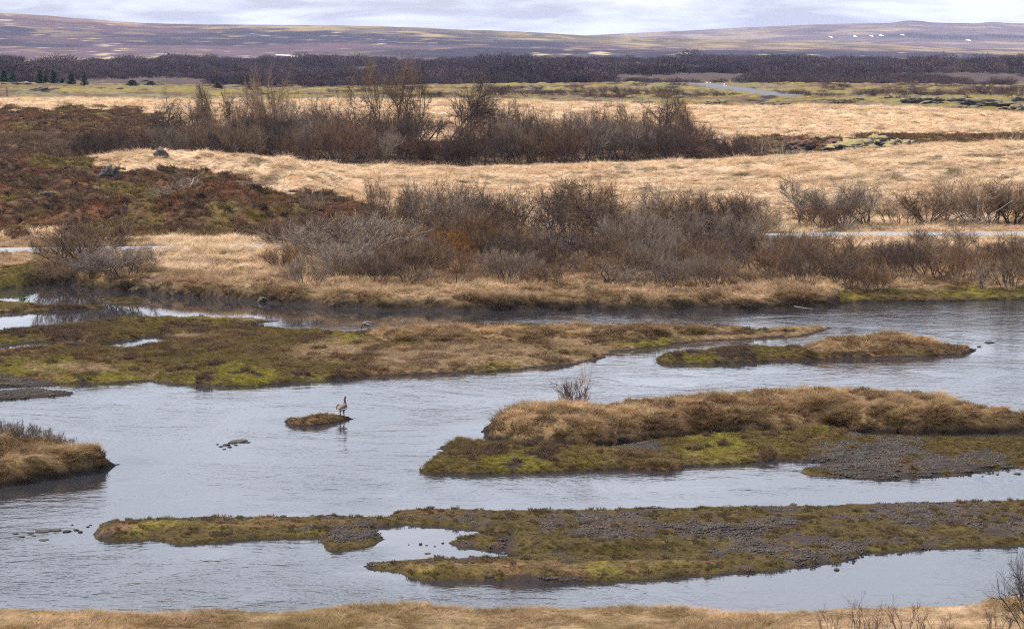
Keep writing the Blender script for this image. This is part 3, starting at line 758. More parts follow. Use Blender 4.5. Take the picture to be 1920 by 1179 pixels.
# the long stony bar in front
Isle('stony_bar', [
    ([(180, 992), (192, 982), (260, 977), (400, 972), (640, 970), (720, 972), (746, 960), (830, 956), (1000, 961), (1200, 955), (1330, 955), (1500, 951), (1740, 943), (1920, 939), (2150, 935), (2150, 1010), (1920, 1021), (1750, 1029), (1620, 1036),
      (1600, 1048), (1480, 1066), (1330, 1079), (1100, 1093), (1000, 1091), (850, 1087), (780, 1086), (740, 1072), (694, 1063), (705, 1056), (745, 1052), (800, 1048), (900, 1048), (995, 1047), (950, 1032), (872, 1026), (838, 1018), (868, 1010), (908, 998),
      (850, 988), (765, 983), (700, 992), (722, 1011), (690, 1026), (622, 1034), (608, 1022), (598, 1007), (500, 1010), (400, 1017), (330, 1020), (290, 1012), (185, 1012)], 0.13, 0.35, 'mossgravel'),
    ([(186, 1008), (195, 984, .15), (300, 979, .15), (500, 973, .2), (700, 974, .2), (715, 984), (600, 995), (450, 1000), (300, 1000), (280, 1008)], 0.30, 0.45, 'moss'),
    ([(745, 968, .2), (830, 961, .2), (980, 965, .2), (960, 978), (830, 976), (750, 974)], 0.30, 0.5, 'moss'),
    ([(870, 1020), (900, 1008, .2), (1000, 1004, .2), (1250, 1008, .2), (1290, 1030), (1180, 1042), (1010, 1042), (960, 1028)], 0.36, 0.5, 'mossgravel'),
    ([(745, 1070), (760, 1054, .1), (900, 1056, .2), (1250, 1050, .2), (1400, 1052, .1), (1380, 1066), (1120, 1088), (1000, 1089), (850, 1084), (785, 1083)], 0.34, 0.5, 'moss'),
    ([(1150, 985, .1), (1500, 968, .1), (1800, 955, .2), (2150, 945, .2), (2150, 985), (1900, 990), (1600, 1000), (1300, 1010)], 0.25, 0.9, 'mossgravel'),
    ([(1480, 1022), (1700, 1004), (2150, 988), (2150, 1006), (1920, 1017), (1750, 1025), (1620, 1033)], 0.16, 0.8, 'mudflat'),
    ([(606, 1006), (700, 996), (716, 1011), (688, 1024), (622, 1031)], 0.15, 0.4, 'gravel'),
    ([(1290, 1030), (1500, 1030), (1610, 1036), (1590, 1047), (1480, 1063), (1380, 1068), (1390, 1050)], 0.17, 0.4, 'gravel'),
], holes=[[(1118, 1043), (1160, 1042), (1216, 1046), (1214, 1049), (1160, 1046.5)]], res=0.10, rag=0.16, seed=7)
Isle('mossy_islet', [
    ([(-160, 566, .1), (0, 566, .15), (60, 569, .15), (82, 575), (60, 582), (0, 586), (-160, 590)], 0.30, 0.7, 'moss'),
    ([(45, 581), (100, 576), (195, 574), (190, 579), (100, 584), (50, 586)], 0.14, 0.5, 'moss'),
], res=0.15, rag=0.15, seed=8)
Isle('pebble_mound', [([(180, 564), (200, 560, .1), (240, 559, .1), (275, 563), (255, 567), (200, 568)], 0.16, 0.7, 'gravel')], res=0.12, rag=0.1, seed=9)
for isle in ISLES.values():
    isle.build()

# wave height of the river: full in the open channels, little in the lee of banks and bars
wx, wyv = WX.ravel(), WY.ravel()
px_w, py_w = to_px(wx, wyv, 0 * wx)
open_w = np.ones(len(wx))
for isle in ISLES.values():
    for poly, H, w, kind in isle.layers[:1]:
        d = -sdf(poly, wx, wyv)
        open_w = np.minimum(open_w, 0.25 + 0.75 * sstep(0.0, 3.0, d))
inlet = sstep(1150, 800, px_w) * sstep(632, 600, py_w)
open_w = np.minimum(open_w, 1 - 0.965 * inlet)
open_w *= 1 + 0.3 * sstep(1150, 1350, px_w) * sstep(640, 605, py_w)
open_w *= 1 + 1.2 * sstep(97, 88, wyv) * sstep(1200, 700, px_w)
pool = in_poly([(690, 980), (1000, 980), (1010, 1048), (720, 1052)], px_w, py_w)
open_w[pool] *= 0.15
a = river.data.color_attributes.new('veg', 'FLOAT_COLOR', 'POINT')
cw = np.ones((len(wx), 4), np.float32); cw[:, :3] = open_w[:, None]
a.data.foreach_set('color', cw.ravel())

# ------------------------------------------------------------------ ground cover: instanced tufts
def library(name):
    return bpy.data.collections.new(name)
def lib_mesh(coll, name, verts, faces, material, smooth=False):
    o = mesh_obj(name, verts, faces, material, smooth=smooth)
    COL.objects.unlink(o); coll.objects.link(o)
    return o
def blades(rng, n, radius, h, w, lean, droop, segs=2):
    V, Fc = [], []
    for i in range(n):
        a = rng.uniform(0, 6.283); r = radius * math.sqrt(rng.random())
        bx, by = r * math.cos(a), r * math.sin(a)
        hh = h * rng.uniform(0.55, 1.2)
        da = a + rng.uniform(-0.9, 0.9)
        ln = lean * rng.uniform(0.3, 1.3) + 0.6 * r / max(radius, 1e-3) * lean
        sa = da + 1.57 + rng.uniform(-0.5, 0.5); sx, sy = math.cos(sa) * w / 2, math.sin(sa) * w / 2
        base = len(V)
        for k in range(segs + 1):
            t = k / segs
            off = ln * (t + droop * t * t) * hh; zz = hh * (t - droop * 0.55 * t * t)
            ww = 1 - 0.85 * t
            cx, cy = bx + math.cos(da) * off, by + math.sin(da) * off
            V += [(cx - sx * ww, cy - sy * ww, zz), (cx + sx * ww, cy + sy * ww, zz)]
        for k in range(segs):
            b = base + 2 * k
            Fc += [(b, b + 1, b + 3, b + 2)]
    return V, Fc
def ico(level=1):
    import bmesh
    bm = bmesh.new(); bmesh.ops.create_icosphere(bm, subdivisions=level, radius=1.0)
    v = np.array([x.co[:] for x in bm.verts]); f = [[q.index for q in p.verts] for p in bm.faces]
    bm.free(); return v, f
LIB = library('tuft_library')
rg = random.Random(3)
lib_mesh(LIB, 'a_grass', *blades(rg, 46, 0.16, 0.34, 0.020, 0.55, 0.55), M_GRASS)
lib_mesh(LIB, 'b_grass', *blades(rg, 46, 0.20, 0.30, 0.020, 0.85, 0.8), M_GRASS)
lib_mesh(LIB, 'c_moss', *blades(rg, 60, 0.20, 0.075, 0.026, 0.8, 0.3, 1), M_GRASS)
lib_mesh(LIB, 'd_moss', *blades(rg, 60, 0.22, 0.11, 0.024, 0.6, 0.3, 1), M_GRASS)
def heath_tuft(rng, n):
    V, Fc = [], []
    for i in range(n):
        a = rng.uniform(0, 6.283); r = 0.16 * math.sqrt(rng.random())
        p = Vector((r * math.cos(a), r * math.sin(a), 0)); d = Vector((math.cos(a) * 0.5, math.sin(a) * 0.5, 1)).normalized()
        for k in range(3):
            q = p + d * rng.uniform(0.06, 0.12)
            s = Vector((rng.uniform(-1, 1), rng.uniform(-1, 1), 0.2)).normalized() * 0.010
            b = len(V); V += [tuple(p - s), tuple(p + s), tuple(q + s * 0.6), tuple(q - s * 0.6)]; Fc.append((b, b + 1, b + 2, b + 3))
            for j in range(2):
                e = (d + Vector((rng.uniform(-1, 1), rng.uniform(-1, 1), rng.uniform(0, 1)))).normalized() * rng.uniform(0.05, 0.1)
                s2 = Vector((rng.uniform(-1, 1), rng.uniform(-1, 1), 0.3)).normalized() * 0.011
                b = len(V); V += [tuple(q - s2), tuple(q + s2), tuple(q + e + s2 * 0.4), tuple(q + e - s2 * 0.4)]; Fc.append((b, b + 1, b + 2, b + 3))
            p = q; d = (d + Vector((rng.uniform(-.4, .4), rng.uniform(-.4, .4), 0.2))).normalized()
    return V, Fc
lib_mesh(LIB, 'e_heath', *heath_tuft(rg, 18), M_HEATH)
lib_mesh(LIB, 'f_heath', *heath_tuft(rg, 24), M_HEATH)
for nm, sd_ in (('g_pebble', 1), ('h_pebble', 2), ('i_pebble', 3)):      # a handful of river stones lying together
    r_ = np.random.default_rng(sd_)
    v0, f0 = ico(1)
    V, Fc = [], []
    for q in range(34):
        v = v0 * (1 + r_.uniform(-0.22, 0.22, (len(v0), 1))) * np.array((1.0, r_.uniform(0.6, 0.95), r_.uniform(0.5, 0.75))) * (0.016 + 0.06 * r_.random() ** 4)
        a_ = r_.uniform(0, 6.28); rr = 0.30 * math.sqrt(r_.random())
        cs, sn = math.cos(a_ * 2), math.sin(a_ * 2)
        v = np.column_stack([v[:, 0] * cs - v[:, 1] * sn + rr * math.cos(a_), v[:, 0] * sn + v[:, 1] * cs + rr * math.sin(a_), v[:, 2] + 0.012])
        Fc += [tuple(i + len(V) * 1 for i in t) for t in f0]; V += [tuple(p) for p in v]
    lib_mesh(LIB, nm, np.array(V), Fc, M_PEBBLE)
# far scrub: a rounded birch bush of short crossing twigs
def scrub_bush(seed, n):
    r_ = np.random.default_rng(seed)
    V, Fc = [], []
    for i in range(n):
        a = r_.uniform(0, 6.283); rr = math.sqrt(r_.random()); hgt = r_.random() ** 0.7
        top = math.sqrt(max(0.02, 1 - 0.75 * rr * rr)) * r_.uniform(0.85, 1.12)
        p = np.array((rr * math.cos(a) * 0.62 * (0.55 + 0.6 * hgt), rr * math.sin(a) * 0.62 * (0.55 + 0.6 * hgt), hgt * top * 0.9))
        d = np.array((math.cos(a) * rr * 0.8 + r_.uniform(-.4, .4), math.sin(a) * rr * 0.8 + r_.uniform(-.4, .4), 0.9)); d /= np.linalg.norm(d)
        q = p + d * r_.uniform(0.08, 0.17)
        s = r_.normal(size=3); s -= d * s.dot(d); s /= np.linalg.norm(s); s *= r_.uniform(0.010, 0.019)
        b = len(V); V += [p - s, p + s, q + s * 0.3, q - s * 0.3]; Fc.append((b, b + 1, b + 2, b + 3))
    return np.array(V), Fc
SCRUBLIB = library('scrub_library')
for nm, sd_ in (('a_scrub', 5), ('b_scrub', 6), ('c_scrub', 8)):
    lib_mesh(SCRUBLIB, nm, *scrub_bush(sd_, 620), M_SCRUB)

def scatter_group(coll):
    ng = bpy.data.node_groups.new('scatter_' + coll.name, 'GeometryNodeTree')
    ng.interface.new_socket('Geometry', in_out='INPUT', socket_type='NodeSocketGeometry')
    ng.interface.new_socket('Geometry', in_out='OUTPUT', socket_type='NodeSocketGeometry')
    gi = ng.nodes.new('NodeGroupInput'); go = ng.nodes.new('NodeGroupOutput')
    ci = ng.nodes.new('GeometryNodeCollectionInfo')
    ci.inputs['Collection'].default_value = coll
    ci.inputs['Separate Children'].default_value = True; ci.inputs['Reset Children'].default_value = True
    ip = ng.nodes.new('GeometryNodeInstanceOnPoints'); ip.inputs['Pick Instance'].default_value = True
    def attr(nm, t):
        n = ng.nodes.new('GeometryNodeInputNamedAttribute'); n.data_type = t; n.inputs['Name'].default_value = nm
        return [s for s in n.outputs if s.enabled and s.name == 'Attribute'][0]
    er = ng.nodes.new('FunctionNodeEulerToRotation')
    L = ng.links.new
    L(attr('rot', 'FLOAT_VECTOR'), er.inputs[0]); L(er.outputs[0], ip.inputs['Rotation'])
    L(attr('scl', 'FLOAT_VECTOR'), ip.inputs['Scale']); L(attr('idx', 'INT'), ip.inputs['Instance Index'])
    L(gi.outputs[0], ip.inputs['Points']); L(ci.outputs[0], ip.inputs['Instance']); L(ip.outputs[0], go.inputs[0])
    return ng
NG_TUFT = scatter_group(LIB); NG_SCRUB = scatter_group(SCRUBLIB)
def scatter(name, pts, rot, scl, idx, tint, ng, label, cat):
    me = bpy.data.meshes.new(name)
    me.vertices.add(len(pts)); me.vertices.foreach_set('co', np.ascontiguousarray(pts, np.float32).ravel())
    for nm, t, arr in (('rot', 'FLOAT_VECTOR', rot), ('scl', 'FLOAT_VECTOR', scl)):
        me.attributes.new(nm, t, 'POINT').data.foreach_set('vector', np.ascontiguousarray(arr, np.float32).ravel())
    me.attributes.new('idx', 'INT', 'POINT').data.foreach_set('value', np.ascontiguousarray(idx, np.int32))
    c = np.ones((len(pts), 4), np.float32); c[:, :3] = tint
    me.attributes.new('tint', 'FLOAT_COLOR', 'POINT').data.foreach_set('color', c.ravel())
    o = bpy.data.objects.new(name, me); COL.objects.link(o)
    md = o.modifiers.new('scatter', 'NODES'); md.node_group = ng
    tag(o, label, cat, kind='stuff')
    return o
def tuft_arrays(x, y, z, kind, col, rng, size):
    n = len(x)
    idx = np.where(kind == 0, rng.integers(0, 2, n), np.where(kind == 1, rng.integers(2, 4, n), np.where(kind == 2, rng.integers(4, 6, n), rng.integers(6, 9, n))))
    rot = np.stack([rng.normal(0, 0.22, n), rng.normal(0, 0.22, n), rng.uniform(0, 6.283, n)], -1)
    s = rng.uniform(0.65, 1.35, n) * size
    scl = np.stack([s, s, s * rng.uniform(0.8, 1.25, n) * np.interp(y, [200, 330], [1.0, 0.62])], -1)
    peb = kind == 3
    ps = rng.uniform(0.55, 1.0, n)
    scl[peb] = ps[peb, None] * np.ones(3)
    rot[peb, :2] *= 0.3
    pcol = np.array((0.048, 0.038, 0.030)) * rng.normal(1, 0.1, (n, 3)) * rng.uniform(0.75, 1.2, (n, 1))
    tint = np.where(peb[:, None], pcol, np.clip(col * rng.uniform(0.72, 1.28, (n, 1)) * rng.normal(1, 0.05, (n, 3)), 0.008, 0.9))
    return np.stack([x, y, z], -1), rot, scl, idx, tint
def near_frame(x, y, z, m=260):
    p, q = to_px(x, y, z)
    return (p > -m) & (p < 1920 + m) & (q < 1179 + 60)
rs = np.random.default_rng(23)
LABELS = {'island': ('mossy turf and dry grass covering the long low island', 'ground cover'), 'teardrop_island': ('dry grass and moss covering the teardrop island', 'ground cover'),
          'grassy_island': ('tall dry grass, moss and gravel covering the big grassy island', 'ground cover'), 'grassy_bank_island': ('tan and olive grass covering the rounded clump of bank', 'ground cover'),
          'gravel_bar': ('dark grey pebbles of the two thin gravel bars', 'gravel'), 'goose_islet': ('brown turf and moss on the tiny islet of the standing goose', 'ground cover'),
          'stony_bar': ('pebbles, moss cushions and brown turf covering the long stony bar', 'ground cover'), 'mossy_islet': ('moss covering the islet with the green leafy plant', 'ground cover'), 'pebble_mound': ('pebbles of the small grey mound in the dark inlet', 'gravel')}
for nm, isle in ISLES.items():
    ext = isle.hi - isle.lo
    dens = {'goose_islet': 120, 'stony_bar': 75, 'grassy_island': 75, 'grassy_bank_island': 80, 'gravel_bar': 60}.get(nm, 64)
    n = int(ext[0] * ext[1] * dens)
    x = rs.uniform(isle.lo[0], isle.hi[0], n); y = rs.uniform(isle.lo[1], isle.hi[1], n)
    z, sd, lay = isle.eval(x, y)
    c, k, d = isle.cover(x, y, z, sd, lay)
    ok = (lay >= 0) & (sd > 0.03) & (k >= 0) & (rs.random(n) < d) & near_frame(x, y, z)
    ok &= np.where(k == 3, sd > 0.16, z > 0.05)
    gl = np.array([l[3] == 'grass' for l in isle.layers])[np.maximum(lay, 0)]
    ok &= ~(gl & (z < 0.34) & (rs.random(n) < 0.8))
    x, y, z, c, k = x[ok], y[ok], z[ok], c[ok], k[ok]
    lowk = np.isin(np.array([l[3] for l in isle.layers])[np.maximum(lay[ok], 0)], ('moss', 'mossgravel', 'gravel'))
    size = np.where(k == 3, 1.0, np.where(lowk & (k != 1), 0.42, 0.52)) * (0.65 if nm in ('goose_islet', 'stony_bar') else 1.0)
    cl_ = fbm(x * 1.6, y * 1.2, 307, 2)
    size = np.where((k == 0) & ~lowk, size * np.clip(0.9 + 0.75 * cl_, 0.4, 1.7), size)
    c = c * np.where(k == 0, np.clip(0.95 + 0.4 * fbm(x * 1.2, y * 0.9, 309, 3), 0.45, 1.4), 1.0)[:, None]
    c = np.where((k == 2)[:, None], np.maximum(c * 0.8, np.array((0.085, 0.052, 0.03))), c)
    scatter('gravel' if 'gravel' in nm or 'pebble' in nm else 'grass', *tuft_arrays(x, y, z - 0.02, k, c, rs, size), NG_TUFT, *LABELS[nm])
def scatter_ground(name, Y0, Y1, dens, size, label, cat, cls=None):
    half = 0.222 * Y1 + 2
    n = int((Y1 - Y0) * 2 * half * dens)
    x = rs.uniform(-half, half, n); y = rs.uniform(Y0, Y1, n)
    q = np.abs(x) < 0.218 * y + 1
    x, y = x[q], y[q]
    z, t, t2 = z_ground(x, y)
    k = cover_ground(x, y, z, t, t2); c = color_ground(x, y, z, t, t2, k)
    rd = np.abs(y - road_y(x))
    ok = (z > 0.06) & (rd > 2.0) & ~((rd < 4.5) & (y < road_y(x)) & (rs.random(len(x)) < 0.7))
    ok &= ~(np.isin(k, (1, 8)) & (z < 0.44 + 0.2 * (rs.random(len(x)) - 0.5)) & (y < 215) & (rs.random(len(x)) < 0.72))
    if cls is not None: ok &= np.isin(k, cls)
    x, y, z, k, c = x[ok], y[ok], z[ok], k[ok], c[ok]
    n2 = fbm(x * 0.8, y * 0.5, 301, 3)
    kind = np.where(np.isin(k, (2, 3)), np.where(n2 > -0.25, 2, np.where(n2 > -0.5, 1, 0)), np.where(np.isin(k, (7, 4)), 1, 0))
    kind = np.where((k == 1) & (n2 > 0.45), 2, kind)
    sz = size * np.where(kind == 2, 1.15, np.where(k == 8, 1.25, 1.0)) * np.where(kind == 0, np.clip(0.95 + 0.55 * fbm(x * 0.6, y * 0.45, 303, 2), 0.5, 1.6), 1.0)
    c = np.where((kind == 0)[:, None], c * np.clip(1.02 + 0.22 * fbm(x * 0.4, y * 0.3, 305, 3), 0.6, 1.3)[:, None], c)
    return scatter(name, *tuft_arrays(x, y, z - 0.03, kind, c, rs, sz), NG_TUFT, label, cat)
scatter_ground('grass', 62, 80, 85, 0.3, 'short olive and straw grass along the foreground bank', 'grass')
scatter_ground('grass', 168, 212, 14, 0.8, 'dry brown grass of the far river bank below the road', 'grass')
scatter_ground('grass', 212, 308, 9, 0.85, 'pale golden grass and rusty heath on the rise beyond the road', 'grass')
scatter_ground('grass', 308, 500, 3.6, 1.15, 'golden grass and brown undergrowth around the upper thicket', 'grass')
# birch scrub of the plain, too far to tell one bush from the next
n = 9000
y = np.exp(rs.uniform(math.log(985), math.log(2250), n)); x = rs.uniform(-1, 1, n) * 0.235 * y
z, t, t2 = z_ground(x, y)
keep = fbm(x * 0.014, y * 0.006, 401, 3) > -0.25 + 0.9 * sstep(1080, 990, y)
x, y, z = x[keep], y[keep], z[keep]
n = len(x)
hs = rs.uniform(2.2, 4.6, n) * (0.55 + 0.95 * vnoise(x * 0.02, y * 0.006, 405)) * (1 + 0.5 * (rs.random(n) < 0.06)) * np.interp(y, [980, 1200, 2200], [0.7, 1, 1.1])
scl = np.stack([hs * rs.uniform(1.1, 2.0, n), hs * rs.uniform(1.1, 2.0, n), hs], -1)
tint = np.array((0.046, 0.030, 0.028)) * (0.5 + 1.0 * vnoise(x * 0.03, y * 0.012, 407))[:, None] * rs.uniform(0.7, 1.3, (n, 1)) * rs.normal(1, 0.06, (n, 3))
scatter('birch_scrub', np.stack([x, y, z - 0.2], -1), np.stack([0 * x, 0 * x, rs.uniform(0, 6.28, n)], -1), scl, rs.integers(0, 3, n), np.clip(tint, 0.01, 1), NG_SCRUB,
        'distant mass of dark purple-brown leafless birch scrub across the plain', 'scrub')

# ------------------------------------------------------------------ roads and tracks
def ribbon(name, pts, width, material, thick=0.0):
    """a strip along 3-D points, with sloping shoulders"""
    P = np.array(pts, float)
    d = np.gradient(P[:, :2], axis=0); d /= np.linalg.norm(d, axis=1)[:, None]
    nrm = np.stack([-d[:, 1], d[:, 0]], -1)
    V = []
    for s, dz in ((-1.25, -thick), (-1, -0.02), (0, 0.02), (1, -0.02), (1.25, -thick)):
        V.append(np.column_stack([P[:, :2] + nrm * s * width / 2, P[:, 2] + dz]))
    V = np.stack(V, 1)
    o = mesh_obj(name, V.reshape(-1, 3), grid_faces(len(P), 5), material)
    return tag(o, kind='structure')
rx = np.linspace(-52, 55, 120)
ribbon('road', np.column_stack([rx, road_y(rx), road_z(rx) + 0.05]), 3.7, M_PATH, 0.12)
ROAD2 = [at_range(px, py, Y) for px, py, Y in [(1270, 160.5, 985), (1295, 160, 950), (1325, 160.5, 920), (1345, 162.5, 890), (1370, 166.5, 850), (1400, 171, 800), (1440, 177.5, 745), (1485, 184.5, 690), (1530, 190, 640)]]
r2 = np.array(ROAD2)
tt = np.linspace(0, 8, 60)
r2 = np.column_stack([np.interp(tt, range(9), r2[:, i]) for i in range(3)])
for i in range(3): r2[:, i] = np.convolve(np.pad(r2[:, i], 4, 'edge'), np.ones(9) / 9, 'valid')
r2[:, 2] = np.maximum(r2[:, 2], z_ground(r2[:, 0], r2[:, 1])[0] + 0.5)
r2[:, 2] = np.convolve(np.pad(r2[:, 2], 3, 'edge'), np.ones(7) / 7, 'valid') + 0.25
r2[:3, 2] -= np.array((2.0, 1.2, 0.5)); r2[-8:, 2] -= np.linspace(0.2, 3.5, 8)
ribbon('road', r2, 5.2, M_ASPHALT, 2.0)
def hill_z(x, y):
    p = 960 + F * x / y
    return near_profile(p, y) + near_lump(x, y)
def hill_find(px, py):
    ys = np.linspace(2200, 4200, 900); xs = (px - 960) / F * ys
    return ys[int(np.argmin(np.abs(to_px(xs, ys, hill_z(xs, ys))[1] - py)))]
tr = [(525, 104), (560, 108), (590, 111.5), (620, 115), (650, 119), (668, 121)]
ty = np.array([hill_find(*q) for q in tr]); tx = np.array([(q[0] - 960) / F * Y for q, Y in zip(tr, ty)])
ti = np.linspace(0, 5, 30)
tx, ty = np.interp(ti, range(6), tx), np.interp(ti, range(6), ty)
ribbon('track', np.column_stack([tx, ty, hill_z(tx, ty) + 0.6]), 6.0, M_TRACK, 1.0)

# ------------------------------------------------------------------ shrubs and trees: grown once, copied
class Grow:
    def __init__(self, seed):
        self.r = random.Random(seed); self.stems = []; self.branches = []; self.twigs = []
    def path(self, p, d, length, n, wander, up):
        pts = [p.copy()]
        for i in range(n):
            r = self.r
            d = (d + Vector((r.gauss(0, wander), r.gauss(0, wander), r.gauss(0, wander * 0.6))) + Vector((0, 0, up / n))).normalized()
            p = p + d * (length / n); pts.append(p.copy())
        return pts, d
    def side(self, d, angle):
        r = self.r
        v = Vector((r.gauss(0, 1), r.gauss(0, 1), r.gauss(0, 1))); v -= d * v.dot(d); v.normalize()
        return (d * math.cos(angle) + v * math.sin(angle)).normalized()
def shrub(seed, stems=7, spread=0.7, base=0.12, slen=0.75, nb=7, nt=8, nf=7, up=0.35, wander=0.13, w=0.0029, sr=0.013, ang=0.75, trunk=None, bl=0.42, tl=0.22, fl=0.13, low=0.25, radial=True):
    """height about 1; level 0 stems, level 1 branches, then twigs"""
    g = Grow(seed); r = g.r
    for i in range(stems):
        a = 6.283 * (i + r.uniform(-.35, .35)) / stems
        sp = spread * r.uniform(0.35, 1.15) if stems > 1 else 0.05
        d = Vector((math.cos(a) * sp, math.sin(a) * sp, 1)).normalized()
        if trunk is not None: d = (d * 0.45 + Vector(trunk)).normalized()
        L = slen * r.uniform(0.75, 1.12)
        pts, _ = g.path(Vector((math.cos(a) * base * r.random(), math.sin(a) * base * r.random(), -0.04)), d, L, 7, wander, up)
        g.stems.append((pts, sr * r.uniform(0.7, 1.2), sr * 0.3))
        for j in range(nb):
            t = low + (1 - low) * (j + r.random()) / nb
            k = min(int(t * 7), 6); q = pts[k].lerp(pts[k + 1], t * 7 - k); dd = (pts[k + 1] - pts[k]).normalized()
            bp, bd = g.path(q, g.side(dd, ang * r.uniform(0.6, 1.2)), bl * (1.15 - 0.6 * t) * r.uniform(0.6, 1.2), 4, wander * 1.1, up * 0.9)
            g.branches.append((bp, sr * 0.42 * (1.1 - 0.4 * t), w * 0.8))
            for m in range(nt):
                t2 = 0.2 + 0.8 * (m + r.random()) / nt
                k2 = min(int(t2 * 4), 3); q2 = bp[k2].lerp(bp[k2 + 1], t2 * 4 - k2); d2 = (bp[k2 + 1] - bp[k2]).normalized()
                tp, td = g.path(q2, g.side(d2, 0.65 * r.uniform(0.5, 1.3)), tl * r.uniform(0.5, 1.15), 2, wander, up * 0.7)
                g.twigs.append((tp, w * 0.9, w * 0.6))
                for f in range(nf):
                    t3 = 0.15 + 0.85 * (f + r.random()) / nf
                    k3 = min(int(t3 * 2), 1); q3 = tp[k3].lerp(tp[k3 + 1], t3 * 2 - k3); d3 = (tp[k3 + 1] - tp[k3]).normalized()
                    fp, _ = g.path(q3, g.side(d3, 0.6 * r.uniform(0.5, 1.4)), fl * r.uniform(0.5, 1.2), 1, wander * 0.6, up * 0.4)
                    g.twigs.append((fp, w * 0.6, w * 0.4))
    return g
def tubes(paths, sides):
    V, Fc = [], []
    for pts, r0, r1 in paths:
        n = len(pts); b = len(V)
        for i, p in enumerate(pts):
            d = (pts[min(i + 1, n - 1)] - pts[max(i - 1, 0)]).normalized()
            u = d.orthogonal().normalized(); v = d.cross(u); rr = r0 + (r1 - r0) * i / (n - 1)
            for s in range(sides):
                a = 6.283 * s / sides
                V.append(p + (u * math.cos(a) + v * math.sin(a)) * rr)
        for i in range(n - 1):
            for s in range(sides):
                s2 = (s + 1) % sides
                Fc.append((b + i * sides + s, b + i * sides + s2, b + (i + 1) * sides + s2, b + (i + 1) * sides + s))
    return np.array([tuple(v) for v in V]), Fc
def ribbons(paths, rnd):
    V, Fc = [], []
    for pts, r0, r1 in paths:
        n = len(pts); b = len(V)
        d = (pts[-1] - pts[0])
        s = Vector((rnd.gauss(0, 1), rnd.gauss(0, 1), rnd.gauss(0, 1))); s = s - d * (s.dot(d) / max(d.length_squared, 1e-9)); s.normalize()
        for i, p in enumerate(pts):
            rr = r0 + (r1 - r0) * i / (n - 1)
            V += [p - s * rr, p + s * rr]
        for i in range(n - 1):
            Fc.append((b + 2 * i, b + 2 * i + 1, b + 2 * i + 3, b + 2 * i + 2))
    return np.array([tuple(v) for v in V]), Fc
PROTO = {}
def make_proto(key, **kw):
    g = shrub(**kw)
    rnd = random.Random(kw['seed'])
    meshes = []
    for st in g.stems:
        v, f = tubes([st], 5); o = mesh_obj('stem', v, f, M_STEM); meshes.append(('stem', o.data)); bpy.data.objects.remove(o)
    v1, f1 = tubes(g.branches, 3); v2, f2 = ribbons(g.twigs, rnd)
    f2 = [tuple(i + len(v1) for i in q) for q in f2]
    o = mesh_obj('crown', np.concatenate([v1, v2]), f1 + f2, M_TWIG, smooth=False); meshes.append(('crown', o.data)); bpy.data.objects.remove(o)
    PROTO[key] = meshes
make_proto('willow', seed=1, stems=11, spread=1.25, base=0.22, nb=8, nt=8, nf=7, up=0.55, slen=0.9)
make_proto('willow2', seed=2, stems=12, spread=1.05, base=0.3, nb=8, nt=8, nf=7, up=0.5, slen=0.88)
make_proto('fan', seed=3, stems=12, spread=1.0, base=0.1, nb=8, nt=8, nf=6, up=0.15, slen=0.92, ang=0.55, wander=0.13)
make_proto('birch', seed=4, stems=5, spread=0.7, base=0.12, nb=9, nt=8, nf=5, up=0.2, slen=0.9, wander=0.2, bl=0.46, ang=0.95, sr=0.02)
make_proto('birch2', seed=5, stems=4, spread=0.7, base=0.10, nb=10, nt=8, nf=5, up=0.18, slen=0.92, wander=0.24, bl=0.52, low=0.35, ang=1.0, sr=0.02)
make_proto('tree', seed=6, stems=2, spread=0.35, base=0.04, nb=12, nt=9, nf=5, up=0.12, slen=0.95, wander=0.2, bl=0.5, low=0.4, sr=0.021, tl=0.25, ang=1.05)
make_proto('tree2', seed=17, stems=3, spread=0.5, base=0.05, nb=10, nt=9, nf=5, up=0.12, slen=0.95, wander=0.24, bl=0.46, low=0.42, sr=0.021, tl=0.25, ang=1.0)
make_proto('lean', seed=8, stems=2, spread=0.25, base=0.04, nb=12, nt=8, nf=7, up=0.15, slen=1.15, wander=0.12, bl=0.42, low=0.45, sr=0.018, trunk=(0.75, 0.0, 0.75), tl=0.24)
make_proto('dense', seed=9, stems=14, spread=0.9, base=0.5, nb=8, nt=7, nf=5, up=0.5, slen=0.85, w=0.0026)
make_proto('dense2', seed=10, stems=14, spread=0.7, base=0.6, nb=8, nt=7, nf=5, up=0.4, slen=0.88, w=0.0026)
make_proto('sparse', seed=11, stems=7, spread=0.55, base=0.25, nb=5, nt=4, nf=3, up=0.4, slen=0.9, ang=0.5)
make_proto('sapling', seed=12, stems=2, spread=0.15, base=0.05, nb=7, nt=3, nf=2, up=0.4, slen=0.98, ang=0.55, bl=0.3, low=0.3)
make_proto('dead', seed=13, stems=5, spread=0.8, base=0.08, nb=3, nt=2, nf=0, up=0.3, slen=0.9, sr=0.022, w=0.01)
make_proto('lowshrub', seed=14, stems=14, spread=0.9, base=1.0, nb=6, nt=6, nf=4, up=0.5, slen=0.85, w=0.0075, sr=0.014)
make_proto('rimshrub', seed=15, stems=10, spread=0.8, base=0.3, nb=6, nt=5, nf=4, up=0.35, slen=0.9, w=0.0052, sr=0.012, ang=0.55)

